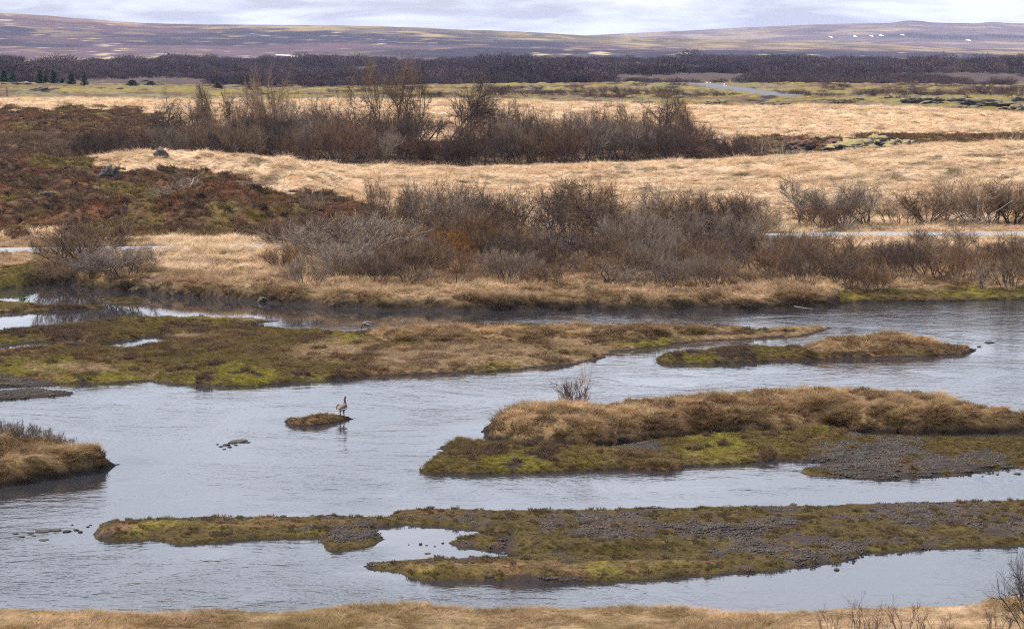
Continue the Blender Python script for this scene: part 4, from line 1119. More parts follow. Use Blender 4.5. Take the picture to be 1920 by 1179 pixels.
GREY = (0.15, 0.112, 0.082); BRN = (0.118, 0.074, 0.043); DRK = (0.048, 0.031, 0.021); ORG = (0.20, 0.095, 0.02); PUR = (0.066, 0.041, 0.031); RED = (0.098, 0.051, 0.03); TANB = (0.21, 0.14, 0.085)
BARKD = (0.06, 0.045, 0.042); BARKG = (0.22, 0.195, 0.19); BARKP = (0.42, 0.38, 0.36)
shr = random.Random(99)
def plant(key, x, y, height, width=1.0, color=BRN, bark=BARKD, label='', cat='shrub', group=None, name='shrub', rz=None, z=None, sink=0.05):
    if z is None: z = float(z_ground(np.array([x]), np.array([y]))[0][0])
    root = empty(name, (x, y, z - sink), shr.uniform(0, 6.28) if rz is None else rz)
    root.scale = (height * width, height * width, height)
    for nm, me in PROTO[key]:
        o = bpy.data.objects.new(nm if not (nm == 'stem' and len([1 for q in PROTO[key] if q[0] == 'stem']) == 1) else 'trunk', me)
        COL.objects.link(o); o.parent = root
        c = bark if nm == 'stem' else color
        j = shr.uniform(0.85, 1.15)
        o.color = (c[0] * j, c[1] * j, c[2] * j, 1)
    tag(root, label, cat, group)
    return root
def by_pixels(key, px, base_py, top_py, width_px, Y, **kw):
    """stands at distance Y under pixel column px, reaching up to top_py"""
    x = (px - 960) / F * Y
    z = float(z_ground(np.array([x]), np.array([float(Y)]))[0][0])
    H = z_for(top_py, Y) - z
    v = np.concatenate([np.array([q.co[:] for q in me.vertices]) for nm, me in PROTO[key]]) if key not in _ext else None
    if v is not None:
        _ext[key] = (np.percentile(v[:, 2], 99.7), np.percentile(np.abs(v[:, 0]), 97) + np.percentile(np.abs(v[:, 1]), 97))
    e = _ext[key]
    h = H / e[0]
    wd = (width_px * Y / F) / (e[1] * h) if width_px else 1.0
    return plant(key, x, Y, h, wd, z=z, **kw)
_ext = {}

# shrubs of the far bank, between river and road and just beyond it
G1 = 'bare shrubs along the far river bank'
def bank(key, px, top, wpx, Y, color, label, bark=BARKD, **kw):
    return by_pixels(key, px, 0, top, wpx, Y, color=color, bark=bark, label=label, group=G1, name='shrub', **kw)
bank('willow2', 160, 404, 200, 191, BRN, 'wide brown bare shrub with leaning stems beside the pale road end')
bank('birch', 120, 418, 150, 195, BRN, 'open brown birch shrub behind the wide brown one by the road end')
bank('willow', 235, 455, 150, 184.5, GREY, 'rounded grey-violet bare shrub on the water edge beside mossy hummocks')
bank('willow2', 190, 462, 120, 186, (0.14, 0.112, 0.1), 'dense violet-grey shrub on the water edge under the wide brown one')
bank('dense', 95, 480, 100, 189, BRN, 'low straggling brown shrub hanging over the dark inlet')
bank('dense2', 150, 490, 90, 186, BRN, 'low brown brushwood at the very edge of the dark inlet')
bank('fan', 640, 392, 260, 192, GREY, 'broad grey willow fanning out above the golden tussocks', BARKG)
bank('willow2', 600, 400, 190, 210, RED, 'reddish-brown shrub behind the broad grey willow')
bank('willow', 715, 400, 170, 200, GREY, 'grey bushy willow with a crooked pale stem', BARKP)
bank('birch2', 800, 355, 190, 207, BRN, 'spreading birch with forked dark trunk beside the orange-twigged willow', BARKG)
bank('birch', 775, 345, 110, 214, DRK, 'thin branching birch standing above the broad grey willow')
bank('tree', 872, 332, 90, 209, DRK, 'tall narrow birch between the orange-twigged willows')
bank('willow', 860, 425, 90, 200, ORG, 'dense orange-twigged willow before the tall narrow birch')
bank('willow2', 960, 418, 100, 201, ORG, 'orange-twigged willow beside the dark purple birch clump')
bank('tree2', 925, 345, 80, 216, BRN, 'slender brown birch beyond the second orange-twigged willow')
bank('birch', 1035, 350, 130, 204, PUR, 'dark purple birch clump, its stems upright and crowded')
bank('birch2', 1110, 352, 190, 206, DRK, 'dark wide birch with many crossing branches')
bank('willow', 1090, 425, 190, 198, PUR, 'dense purple-brown shrub at the foot of the dark wide birch')
bank('fan', 1160, 375, 130, 211, BRN, 'brown fan-shaped birch with arching branches beside the dark wide birch')
bank('sparse', 965, 486, 80, 181, GREY, 'small grey shrub standing alone on the grass of the bank')
bank('tree', 1228, 330, 100, 212, GREY, 'tall grey birch reaching above the thicket onto the golden slope', BARKG)
bank('willow2', 1265, 372, 120, 216, BRN, 'brown shrub against the golden slope beside the tall grey birch')
bank('willow', 1225, 420, 140, 201, PUR, 'dark purple-brown shrub under the tall grey birch')
bank('willow', 1330, 368, 150, 214, BRN, 'light brown rounded shrub close before the pale road')
bank('willow2', 1395, 385, 130, 213, TANB, 'tan shrub just where the pale road comes out of the thicket')
bank('dense', 1310, 440, 160, 200, PUR, 'dense dark shrub below the light brown rounded shrub')
bank('tree2', 1500, 322, 90, 226, GREY, 'tall thin grey shrub beyond the road with open branches', BARKG)
bank('fan', 1585, 332, 150, 226, GREY, 'grey upright shrub beyond the road, bunched like a broom', BARKG)
bank('willow', 1540, 380, 120, 225, RED, 'reddish low shrub beyond the road under the grey upright shrub')
bank('fan', 1740, 345, 140, 228, BRN, 'brown fan-shaped shrub beyond the road with low spreading stems')
bank('willow', 1830, 328, 180, 229, TANB, 'large tan shrub beyond the road with pale forked stems', BARKP)
bank('fan', 1900, 335, 140, 228, BRN, 'tall brown shrub beyond the road beside the large tan shrub')
for px, top, w_, Y, c, key, lab in [(1625, 345, 110, 227, BRN, 'birch', 'brown bushy shrub beyond the road beside the broom-like one'), (1560, 350, 110, 229, GREY, 'willow2', 'pale grey shrub beyond the road behind the broom-like one'), (1690, 372, 100, 228, TANB, 'dense', 'low tan shrub in the gap beyond the road'),
                                    (1775, 346, 110, 230, BRN, 'birch2', 'open brown birch beyond the road between two fan-shaped shrubs'), (1860, 340, 120, 230, GREY, 'willow2', 'grey shrub beyond the road behind the large tan one'), (1950, 325, 120, 230, BRN, 'birch', 'high brown shrub beyond the road next to the farthest')]:
    bank(key, px, top, w_, Y, c, lab)
bank('willow2', 1985, 335, 170, 228, BRN, 'brown shrub beyond the road, farthest along it')
row = [(1385, 440, 110, 196, PUR), (1440, 428, 120, 200, BRN), (1490, 436, 110, 196, GREY), (1545, 418, 120, 203, DRK), (1600, 425, 130, 198, PUR), (1660, 452, 120, 201, BRN), (1715, 448, 130, 197, GREY), (1770, 420, 140, 203, BRN), (1830, 436, 120, 198, DRK), (1885, 442, 120, 201, BRN), (1940, 436, 120, 198, PUR)]
for i, (px, top, w_, Y, c) in enumerate(row):
    bank(['birch', 'willow', 'dense', 'birch2', 'sparse'][i % 5], px, top, w_, Y, c, {PUR: 'violet-brown', BRN: 'brown', GREY: 'grey', DRK: 'blackish'}[c] + ['', ' spreading', ' dense', ' wide forked', ' sparse'][i % 5] + ' shrub in the row between the road and the mossy shelf')
for px, top, w_, Y, c in [(1010, 480, 90, 190, RED), (1060, 470, 90, 189, BRN), (905, 470, 90, 193, RED), (840, 485, 80, 190, BRN), (1150, 470, 110, 190, RED), (1200, 465, 100, 192, BRN), (1260, 470, 100, 191, DRK), (780, 490, 90, 190, RED), (700, 500, 90, 185, BRN), (560, 505, 90, 187, BRN)]:
    bank('dense2', px, top, w_, Y, c, 'low brown shrub at the foot of the birch thicket on the bank')
fr = random.Random(31)
TALLW = {0: 'brown', 1: 'dark', 2: 'grey', 3: 'violet-brown'}
px = 735.0
while px < 1440:
    ci = fr.randrange(4); ki = fr.randrange(4)
    bank(['birch', 'birch2', 'tree2', 'willow2'][ki], px, fr.uniform(322, 372) + (18 if px > 1330 else 0), fr.uniform(90, 150), fr.uniform(205, 217), (BRN, DRK, GREY, PUR)[ci], TALLW[ci] + (' upright birch', ' spreading birch', ' slender birch', ' rounded willow')[ki] + ' behind the scrub of the bank thicket', (BARKD, BARKD, BARKG, BARKD)[ci])
    px += fr.uniform(24, 40)
FRONT = ['scrubby brown bush among the stems of the bank thicket', 'dark scrubby bush among the stems of the bank thicket', 'reddish scrubby bush among the stems of the bank thicket', 'pale grey scrubby bush among the stems of the bank thicket']
px = 545.0
while px < 1960:
    for Y0, Y1, t0, t1, wlo, whi in ((175.5, 181, 462, 508, 70, 120), (182, 190, 430, 475, 90, 130), (191, 206, 385, 440, 100, 150)):
        ci = fr.randrange(4)
        q = px + fr.uniform(-14, 14)
        if Y0 > 190 and q > 1430: continue
        if Y0 < 180 and fr.random() < (0.35 if q < 1420 else 0.6): continue
        if Y0 > 180 and fr.random() < (0.26 if q < 1380 else 0.05): continue
        ki = fr.randrange(5)
        bank(['dense', 'dense2', 'willow', 'birch', 'willow2'][ki], q, fr.uniform(t0, t1) - (8 if q > 1380 else 0), fr.uniform(wlo, whi), fr.uniform(Y0, Y1), ((0.12, 0.077, 0.046), (0.07, 0.045, 0.031), (0.12, 0.068, 0.036), (0.15, 0.112, 0.082))[ci], ('brown', 'dark', 'reddish', 'pale grey')[ci] + (' low dense', ' crowded upright', ' wide-spreading', ' few-stemmed', ' rounded')[ki] + (' bush at the grassy foot of the bank thicket' if Y0 < 180 else ' bush in the middle of the bank thicket' if Y0 < 190 else ' bush deep in the bank thicket'))
    px += fr.uniform(36, 52)
bank('dead', 1095, 527, 34, 182, BARKP, 'bleached dead shrub with forked bare stems on the bank', BARKP)
bank('sapling', 868, 512, 14, 180, BARKP, 'thin bleached dead stem upright on the bank', BARKP)

# shrubs on the heath mound
G2 = 'bare shrubs on the heath mound'
def heath_shrub(key, px, top, wpx, Y, color, label, bark=BARKD):
    by_pixels(key, px, 0, top, wpx, Y, color=color, bark=bark, label=label, group=G2, name='shrub')
heath_shrub('birch2', 350, 318, 170, 245, GREY, 'grey birch with two curved pale stems on the heath mound', BARKP)
heath_shrub('willow', 440, 340, 170, 252, GREY, 'broad grey-brown shrub sprawling over the heath mound')
heath_shrub('dense', 95, 328, 60, 262, PUR, 'small violet-grey shrub on the mossy top of the heath mound')
heath_shrub('dense2', 500, 385, 140, 240, BRN, 'low brown shrub at the foot of the heath mound')
heath_shrub('dense2', 250, 395, 120, 236, BRN, 'low tawny shrub under the grey birch on the heath mound')
hs_r = random.Random(12)
for i in range(22):
    ci = hs_r.randrange(3)
    heath_shrub(['sparse', 'dense2', 'dense'][i % 3], hs_r.uniform(-30, 620), hs_r.uniform(345, 412), hs_r.uniform(30, 80), hs_r.uniform(232, 268), (BRN, GREY, RED)[ci], ('brown', 'greyish', 'russet')[ci] + (' sparse', ' low tangled', ' dense')[i % 3] + ' bush growing in the heather of the mound')
heath_shrub('sparse', 385, 425, 30, 226, RED, 'little red-brown twiggy plant beside the pale road')

# the upper thicket behind the golden rise
G3 = 'bare trees of the upper thicket'
def thick(key, px, top, wpx, Y, color, label, bark=BARKD, cat='tree', name='birch_tree', rz=None):
    by_pixels(key, px, 0, top, wpx, Y, color=color, bark=bark, label=label, cat=cat, group=G3, name=name, rz=rz)
thick('birch2', 325, 160, 130, 352, DRK, 'spreading old birch with pale twisted limbs at the edge of the red heath', BARKP)
thick('tree', 400, 150, 60, 385, DRK, 'small dark birch before the far golden strip')
thick('tree2', 440, 165, 50, 388, DRK, 'slim forked birch before the far golden strip')
thick('birch', 385, 165, 50, 380, DRK, 'thin dark birch close beside the spreading old birch')
thick('fan', 505, 130, 100, 372, TANB, 'pale tan upright birch with a broom-like crown')
thick('birch', 470, 150, 60, 378, BRN, 'brown birch next to the broom-like tan birch')
thick('birch', 590, 170, 90, 365, DRK, 'dark birch left of the reddish clump, low and broad')
thick('birch2', 660, 130, 130, 362, RED, 'reddish birch clump below the two tallest crowns', BARKG)
thick('tree', 715, 97, 80, 358, BRN, 'tallest birch, its brushy crown standing against the violet hill')
thick('tree2', 752, 93, 70, 362, BRN, 'second of the two tallest birches with a fan-shaped crown')
thick('birch2', 700, 190, 90, 350, DRK, 'dark forked birch at the foot of the tallest birch')
thick('birch', 785, 110, 70, 368, DRK, 'dark narrow birch with a whip-like top next to the two tallest birches')
thick('tree2', 770, 195, 60, 352, DRK, 'low black-stemmed birch with forked trunk in the gap of the thicket')
thick('lean', 818, 138, 190, 350, DRK, 'dark birch leaning far over, its trunk slanting across the golden slope', rz=0.0)
thick('birch', 880, 150, 110, 362, RED, 'reddish crown of a birch beside the leaning trunk')
thick('tree', 950, 175, 60, 365, DRK, 'small open birch on the golden slope beside the leaning birch')
thick('birch', 1010, 190, 70, 368, BRN, 'thin birch on the golden slope between small open birches')
thick('birch2', 1120, 178, 110, 352, DRK, 'dark multi-stemmed birch rising from the brown brush')
thick('tree', 1180, 185, 60, 362, DRK, 'straight dark birch next to the multi-stemmed one')
thick('tree2', 1240, 168, 100, 372, DRK, 'broad open birch ending the row on the golden slope')
thick('birch', 1280, 190, 50, 372, BRN, 'slight birch beside the broad open birch at the row end')
thick('sparse', 1425, 240, 60, 345, TANB, 'sparse tan shrub standing against the farther golden field', BARKG, 'shrub', 'shrub')
thick('sparse', 1462, 238, 60, 342, TANB, 'sparse upright tan shrub beside the mossy lava outcrop', BARKG, 'shrub', 'shrub')
thick('sparse', 1890, 226, 70, 330, TANB, 'sparse tan shrub at the end of the lava outcrops', BARKG, 'shrub', 'shrub')
brush = random.Random(5)
UPW = ['brown', 'blackish', 'russet', 'violet-brown', 'grey']
px = 322
while px < 1400:
    u = (px - 322) / 1078
    gap = 740 < px < 860
    top = (228 if not gap else 262) + brush.uniform(-16, 12) + (8 if px > 1250 else 0) + (20 if px > 1330 else 0)
    ki, ci = brush.randrange(4), brush.randrange(5)
    by_pixels(['dense', 'dense2', 'willow', 'willow2'][ki], px, 0, top, brush.uniform(75, 115), brush.uniform(322, 342), color=[BRN, DRK, RED, PUR, GREY][ci], label=UPW[ci] + (' low dense', ' crowded upright', ' spreading', ' rounded')[ki] + ' bush at the front of the upper thicket', cat='shrub', group='dense bushes of the upper thicket', name='shrub')
    px += brush.uniform(26, 40)
for i in range(16):
    px = brush.uniform(-40, 330)
    by_pixels(['dense', 'dense2', 'sparse'][i % 3], px, 0, brush.uniform(222, 285), brush.uniform(60, 100), brush.uniform(322, 372), color=[BRN, RED, DRK][i % 3 - 1], label=['blackish', 'brown', 'russet'][i % 3] + ' low bare bush on the red heath behind the mound', cat='shrub', group='bushes on the red heath', name='shrub')
for i in range(44):
    px = brush.uniform(200, 1310); ki, ci = brush.randrange(4), brush.randrange(5)
    if 745 < px < 850: continue
    by_pixels(['dense', 'dense2', 'willow', 'birch'][ki], px, 0, brush.uniform(198, 236) + (14 if px < 330 or px > 1220 else 0), brush.uniform(70, 110), brush.uniform(344, 372), color=[BRN, DRK, RED, PUR, GREY][ci], label=UPW[ci] + (' low dense', ' crowded upright', ' spreading', ' many-stemmed')[ki] + ' bush deep in the upper thicket', cat='shrub', group='dense bushes of the upper thicket', name='shrub')
for i in range(40):
    px = brush.uniform(340, 1300)
    by_pixels(['birch', 'tree', 'birch2', 'tree2'][i % 4], px, 0, brush.uniform(178, 222), brush.uniform(55, 100), brush.uniform(342, 376), color=[BRN, DRK, PUR][i % 3], label=['brown', 'blackish', 'violet-brown'][i % 3] + [' many-stemmed', ' two-stemmed', ' wide forked', ' crooked'][i % 4] + ' short birch in the middle of the upper thicket', cat='tree', group='short birches of the upper thicket', name='birch_tree')

# bushes scattered over the moss field
for i, (px, top, w_, Y) in enumerate([(935, 158, 60, 640), (985, 166, 60, 620), (1030, 167, 50, 700), (1065, 165, 60, 690), (1100, 163, 50, 705), (1150, 172, 50, 640), (1175, 160, 60, 660), (1205, 164, 50, 650), (1250, 160, 60, 640), (1140, 158, 40, 740), (1480, 167, 44, 700), (1500, 166, 40, 705), (1530, 172, 40, 690), (1560, 171, 50, 690),
                                     (1625, 164, 60, 690), (1660, 165, 60, 700), (1705, 160, 60, 690), (1740, 166, 70, 680), (1775, 168, 60, 690), (1815, 162, 70, 700), (1860, 160, 80, 690), (1900, 158, 80, 700), (1330, 166, 50, 700), (1300, 172, 50, 650), (1360, 172, 50, 690), (190, 162, 24, 650), (205, 164, 18, 655)]):
    by_pixels(['dense', 'dense2', 'willow2'][i % 3], px, 0, top, w_, Y, color=PUR if px > 900 else BRN, label=('dark bare bush on the moss crest before the far scrub' if px < 1270 else 'dark bare bush on the moss beside the far asphalt road' if px < 1450 else 'dark bare bush on the moss behind the grey-green lava ridges') if px > 900 else 'tiny bush on the yellow moss near the spruces', cat='shrub', group='bushes on the moss field', name='shrub')

mf = random.Random(77)
for i in range(46):
    px = mf.uniform(900, 1930) if i % 6 else mf.uniform(560, 900)
    Y = mf.uniform(560, 900)
    if 1290 < px < 1500 and Y > 640: continue
    ci = mf.randrange(3)
    zt = float(z_ground(np.array([(px - 960) / F * Y]), np.array([Y]))[0][0]) + mf.uniform(1.0, 2.2)
    by_pixels(['dense', 'dense2', 'willow2'][i % 3], px, 0, HORIZON + (CAMZ - zt) * F / Y, mf.uniform(25, 60), Y, color=(PUR, DRK, BRN)[ci], label=('violet-brown', 'blackish', 'brown')[ci] + (' low dense', ' crowded upright', ' rounded')[i % 3] + ' scrub bush scattered on the moss field', cat='shrub', group='bushes on the moss field', name='shrub')

# shrubs on the islands and the near bank
def isle_z(nm, x, y):
    return float(ISLES[nm].eval(np.array([x]), np.array([y]))[0][0])
def isle_plant(nm, key, px, py, h, wd, color, label, guess=0.8, bark=BARKD, name='shrub', cat='shrub', group=None):
    z = guess
    for _ in range(4):
        x, y = ground_at(px, py, z); z = max(isle_z(nm, x, y), 0)
    while z < 0.22 and py < 1000:          # keep off the rim
        py += 3; x, y = ground_at(px, py, guess); z = isle_z(nm, x, y)
    return plant(key, x, y, h, wd, color=color, bark=bark, label=label, z=z, name=name, cat=cat, group=group)
isle_plant('grassy_island', 'rimshrub', 1075, 756, 1.7, 0.8, RED, 'sparse twiggy shrub on the rim of the big grassy island', bark=BARKG)
isle_plant('grassy_island', 'sapling', 1090, 750, 2.1, 0.5, TANB, 'thin tall sapling inside the twiggy shrub of the grassy island', bark=BARKG)
isle_plant('island', 'sapling', 1226, 615, 1.3, 0.7, TANB, 'thin bare sapling with a bent stem on the long island', 0.6)
isle_plant('island', 'sapling', 1264, 613, 1.0, 0.8, TANB, 'small leaning sapling on the long island near the bent one', 0.6)
for i, (px, py, hh) in enumerate([(10, 816, .72), (42, 816, .66), (72, 817, .6), (100, 819, .48), (128, 822, .36), (-25, 816, .75), (25, 822, .5), (58, 823, .45)]):
    isle_plant('grassy_bank_island', 'lowshrub', px, py, hh, 0.8, (0.12, 0.092, 0.074), 'low grey leafless willow along the crest of the rounded grass clump', 0.9, group='low willows on the rounded clump')
for i in range(26):
    px, py = brush.uniform(950, 1900), brush.uniform(740, 780)
    isle_plant('grassy_island', 'lowshrub', px, py, brush.uniform(0.12, 0.26), 0.9, (0.11, 0.06, 0.045), 'small dark heather sprig in the dry grass of the big island', 0.95, group='heather sprigs on the big island')
for px, top, w_, Y, c, lab, key in [(1625, 1117, 90, 70, RED, 'reddish-brown twiggy shrub on the foreground bank, the tallest of the low ones', 'sparse'), (1712, 1124, 90, 70.5, RED, 'second reddish-brown twiggy shrub on the foreground bank', 'sparse'), (1565, 1140, 60, 70, RED, 'small red-brown sprig on the foreground bank beside the tallest', 'sparse'),
                                   (1770, 1150, 80, 69.5, RED, 'low red-brown brushwood on the foreground bank near the dark shrub', 'sparse'), (1660, 1150, 80, 69, RED, 'low red-brown brushwood between the two twiggy shrubs', 'sparse'), (1938, 1020, 110, 71, DRK, 'dark tall bare shrub on the raised corner of the foreground bank', 'birch'), (1885, 1132, 70, 70, DRK, 'low dark twigs at the foot of the tall bare shrub', 'sparse')]:
    by_pixels(key, px, 0, top, w_, Y, color=c, label=lab, cat='shrub', group='shrubs on the foreground bank', name='shrub')

# ------------------------------------------------------------------ spruces and evergreen bushes
def make_spruce(seed):
    r = random.Random(seed)
    v, f = tubes([([Vector((0, 0, -0.05)), Vector((0.01, 0, 0.5)), Vector((0, 0, 0.97))], 0.03, 0.006)], 6)
    o = mesh_obj('trunk', v, f, M_STEM); tm = o.data; bpy.data.objects.remove(o)
    V, Fc = [], []
    for k in range(15):
        t = k / 14; z0 = 0.05 + 0.92 * t; R = (1 - t) ** 0.85 * 0.30 + 0.015
        nb = int(15 - 9 * t)
        for b in range(nb):
            a = 6.283 * (b + r.random()) / nb; rr = R * r.uniform(0.75, 1.15)
            for s in range(7):
                q = (s + r.random()) / 7
                c = Vector((math.cos(a) * rr * q, math.sin(a) * rr * q, z0 - 0.22 * rr * q + 0.10 * rr * q * q + r.uniform(-.012, .012)))
                d = Vector((math.cos(a + r.uniform(-1, 1)), math.sin(a + r.uniform(-1, 1)), r.uniform(-0.3, 0.35))) * 0.10
                n_ = Vector((r.uniform(-1, 1), r.uniform(-1, 1), r.uniform(-.4, 1))).normalized() * 0.038
                i = len(V); V += [c - n_, c + n_, c + d]; Fc.append((i, i + 1, i + 2))
    o = mesh_obj('crown', np.array([tuple(p) for p in V]), Fc, M_NEEDLE, smooth=False); cm = o.data; bpy.data.objects.remove(o)
    return tm, cm
SPR = [make_spruce(s) for s in (1, 2, 3)]
def spruce(px, top, w_, Y, label, i, name='spruce_tree', cat='tree', c=(0.026, 0.056, 0.022)):
    x = (px - 960) / F * Y; z = float(z_ground(np.array([x]), np.array([float(Y)]))[0][0])
    h = z_for(top, Y) - z
    root = empty(name, (x, Y, z), i * 1.3); s = w_ * 0.95 * Y / F / 0.6
    root.scale = (s, s, h)
    for nm, me in zip(('trunk', 'crown'), SPR[i % 3]):
        o = bpy.data.objects.new(nm, me); COL.objects.link(o); o.parent = root
        o.color = (*(c if nm == 'crown' else BARKD), 1)
    tag(root, label, cat, 'spruces beyond the moss crest')
for i, (px, top, w_, lab) in enumerate([(10, 131, 24, 'broad dark spruce, the biggest of the row beyond the moss crest'), (27, 135, 16, 'smaller dark spruce leaning on the broadest one'), (78, 131, 22, 'pointed dark spruce opening the row of four'), (103, 131, 20, 'narrow pointed spruce second in the row of four'),
                                        (119, 146, 12, 'tiny spruce between two taller ones in the row'), (136, 137, 22, 'bushy twin-topped spruce in the row of four'), (161, 136, 18, 'lone round-topped spruce ending the row'), (88, 140, 15, 'half-hidden spruce behind the pointed one')]):
    spruce(px, top, w_, 733 + 4 * (i % 3), lab, i)
for i, (px, top, w_, Y, lab) in enumerate([(250, 150, 30, 752, 'low dark green bush beyond the moss near a pale rock'), (285, 152, 24, 754, 'second low dark green bush beyond the moss'), (410, 155, 30, 740, 'rounded dark green evergreen behind the slim birches'), (475, 152, 38, 740, 'wide dark green evergreen behind the broom-like birch')]):
    spruce(px, top, w_, Y, lab, i + 1, 'evergreen_bush', 'bush', (0.03, 0.042, 0.016))

# ------------------------------------------------------------------ rocks and lava outcrops
def rock_mesh(seed, level=3, rough=0.28, boxy=0.0):
    v, f = ico(level)
    d = v / np.linalg.norm(v, axis=1)[:, None]
    n_ = 0.35 * fbm(d[:, 0] * 9 + seed, d[:, 1] * 9 - d[:, 2] * 8, 560 + seed, 2) + fbm(d[:, 0] * 1.6 + seed * 3.1, d[:, 1] * 1.6 + d[:, 2] * 1.3, 500 + seed, 4) + 0.6 * fbm(d[:, 0] * 4 + 9, d[:, 2] * 4 + d[:, 1] * 3, 520 + seed, 3)
    v = d * (1 + rough * n_)[:, None]
    if rough > 0.2:      # broken, stepped lava
        rid = 1 - np.abs(fbm(d[:, 0] * 2.6 + seed, d[:, 1] * 2.6 - d[:, 2] * 2.2, 540 + seed, 3))
        v = v * (1 + rough * 0.9 * (rid - 0.7))[:, None]
        st = np.floor(v[:, 2] * 4.5 + 0.3 * n_) / 4.5
        v[:, 2] = v[:, 2] * 0.35 + st * 0.65 + 0.1
    v[:, 2] = np.maximum(v[:, 2], -0.35)
    return v, f
def rock(name, loc, size, seed, material, label, cat='rock', group=None, rz=0.0, level=3, rough=0.28):
    v, f = rock_mesh(seed, level, rough)
    o = mesh_obj(name, v * np.array(size) / 2, f, material)
    o.location = loc; o.rotation_euler = (0, 0, rz)
    return tag(o, label, cat, group)
def rock_px(name, px, py, wpx, hpx, Y, seed, material, label, deep=0.8, **kw):
    x = (px - 960) / F * Y; z = float(z_ground(np.array([x]), np.array([float(Y)]))[0][0])
    w_, h_m = wpx * Y / F, hpx * Y / F
    zc = z_for(py, Y)
    return rock(name, (x, Y, min(max(zc, z + 0.05 * h_m), z + h_m * (1.0 if 'outcrop' in name else 0.5))), (w_, w_ * deep, h_m * 1.5), seed, material, label, **kw)
rock_px('lava_rock', 303, 310, 26, 17, 286, 1, M_LAVA, 'grey jagged lava rock on the golden rise above the heath')
rock_px('lava_rock', 475, 326, 26, 8, 279, 2, M_LAVA, 'flat dark lava rock lying in the golden grass')
rock_px('lava_rock', 205, 338, 36, 20, 266, 3, M_LAVA, 'black lava ledge with an overhang on the heath mound', rough=0.45, level=4)
rock_px('lava_rock', 240, 346, 20, 9, 262, 4, M_HUMMOCK, 'small moss-capped lava block beside the black ledge')
rock_px('lava_rock', 40, 374, 34, 11, 250, 5, M_LAVA, 'black lava hollow rim low on the heath mound')
rock_px('lava_rock', 85, 400, 28, 14, 243, 6, M_LAVA, 'dark cleft lava block above the pale road end')
rock_px('lava_rock', 540, 347, 52, 13, 272, 7, M_RED_HEATH, 'low dark heath-topped ledge in the golden grass')
for i, (px, py, w_, h__, Y, m, lab) in enumerate([
        (1500, 273, 46, 18, 335, M_RED_HEATH, 'rust-red heath-covered lava hump beside the sparse tan shrubs'), (1565, 272, 60, 14, 342, M_RED_HEATH, 'long dark heath-covered hump behind the mossy outcrop'), (1605, 277, 110, 18, 331, M_LAVA_MOSS, 'yellow-green mossy lava outcrop with dark cracks'),
        (1498, 287, 40, 10, 322, M_LAVA, 'grey low lava rock at the rim of the golden rise'), (1545, 288, 60, 8, 322, M_LAVA, 'flat cracked lava slab below the mossy outcrop'), (1690, 270, 70, 14, 330, M_LAVA_MOSS, 'dark lava block with grey face and mossy cap'), (1760, 268, 70, 12, 332, M_RED_HEATH, 'dark low heath hump past the black lava block'),
        (1640, 268, 80, 16, 340, M_LAVA_MOSS, 'mossy ridge behind the yellow-green outcrop'), (1830, 264, 80, 9, 332, M_RED_HEATH, 'thin dark heath ridge near the last tan shrub')]):
    rock_px('lava_outcrop', px, py, w_, h__, Y, 20 + i, m, lab, group='lava outcrops behind the golden rise', rough=0.36, level=4)
for i, (px, py, w_, h__, Y) in enumerate([(1735, 205, 90, 12, 545), (1790, 203, 70, 9, 560), (1850, 203, 120, 12, 535), (1905, 190, 40, 10, 600), (1670, 192, 50, 8, 590), (1600, 191, 60, 6, 600), (1345, 198, 60, 7, 545), (1440, 198, 100, 7, 545), (1900, 208, 60, 10, 525), (1560, 197, 60, 6, 560), (1815, 213, 50, 7, 520)]):
    rock_px('lava_ridge', px, py, w_ * 0.8, h__ * 1.1, Y, 40 + i, M_LAVA_GREY, 'grey-green lava ridge at the edge of the moss field', cat='rock', group='lava ridges of the moss field', rough=0.4, deep=0.6, level=4)
for i, (px, py, w_, h__, Y) in enumerate([(80, 176, 30, 5, 640), (130, 172, 26, 5, 650), (35, 160, 60, 4, 700), (228, 177, 14, 4, 640)]):
    rock_px('lava_ridge', px, py, w_, h__, Y, 60 + i, M_LAVA, 'dark crack-edged lava rib in the yellow moss below the spruces', cat='rock', group='lava ribs below the spruces', rough=0.36)
# mossy hummocks at the waterline of the far bank
for i, (px, py, w_, h__) in enumerate([(252, 543, 26, 12), (286, 543, 24, 13), (322, 549, 24, 9), (490, 562, 20, 11)]):
    x, y = ground_at(px, py + h__ * 0.55, 0.0)
    rock('mossy_hummock', (x, y + 0.7, h__ * 0.2 * y / F), (w_ * y / F, w_ * y / F, h__ * 1.35 * y / F), 70 + i, M_HUMMOCK, 'rounded olive mossy hummock at the waterline of the far bank', 'hummock', 'mossy hummocks at the waterline', rough=0.19, level=4)
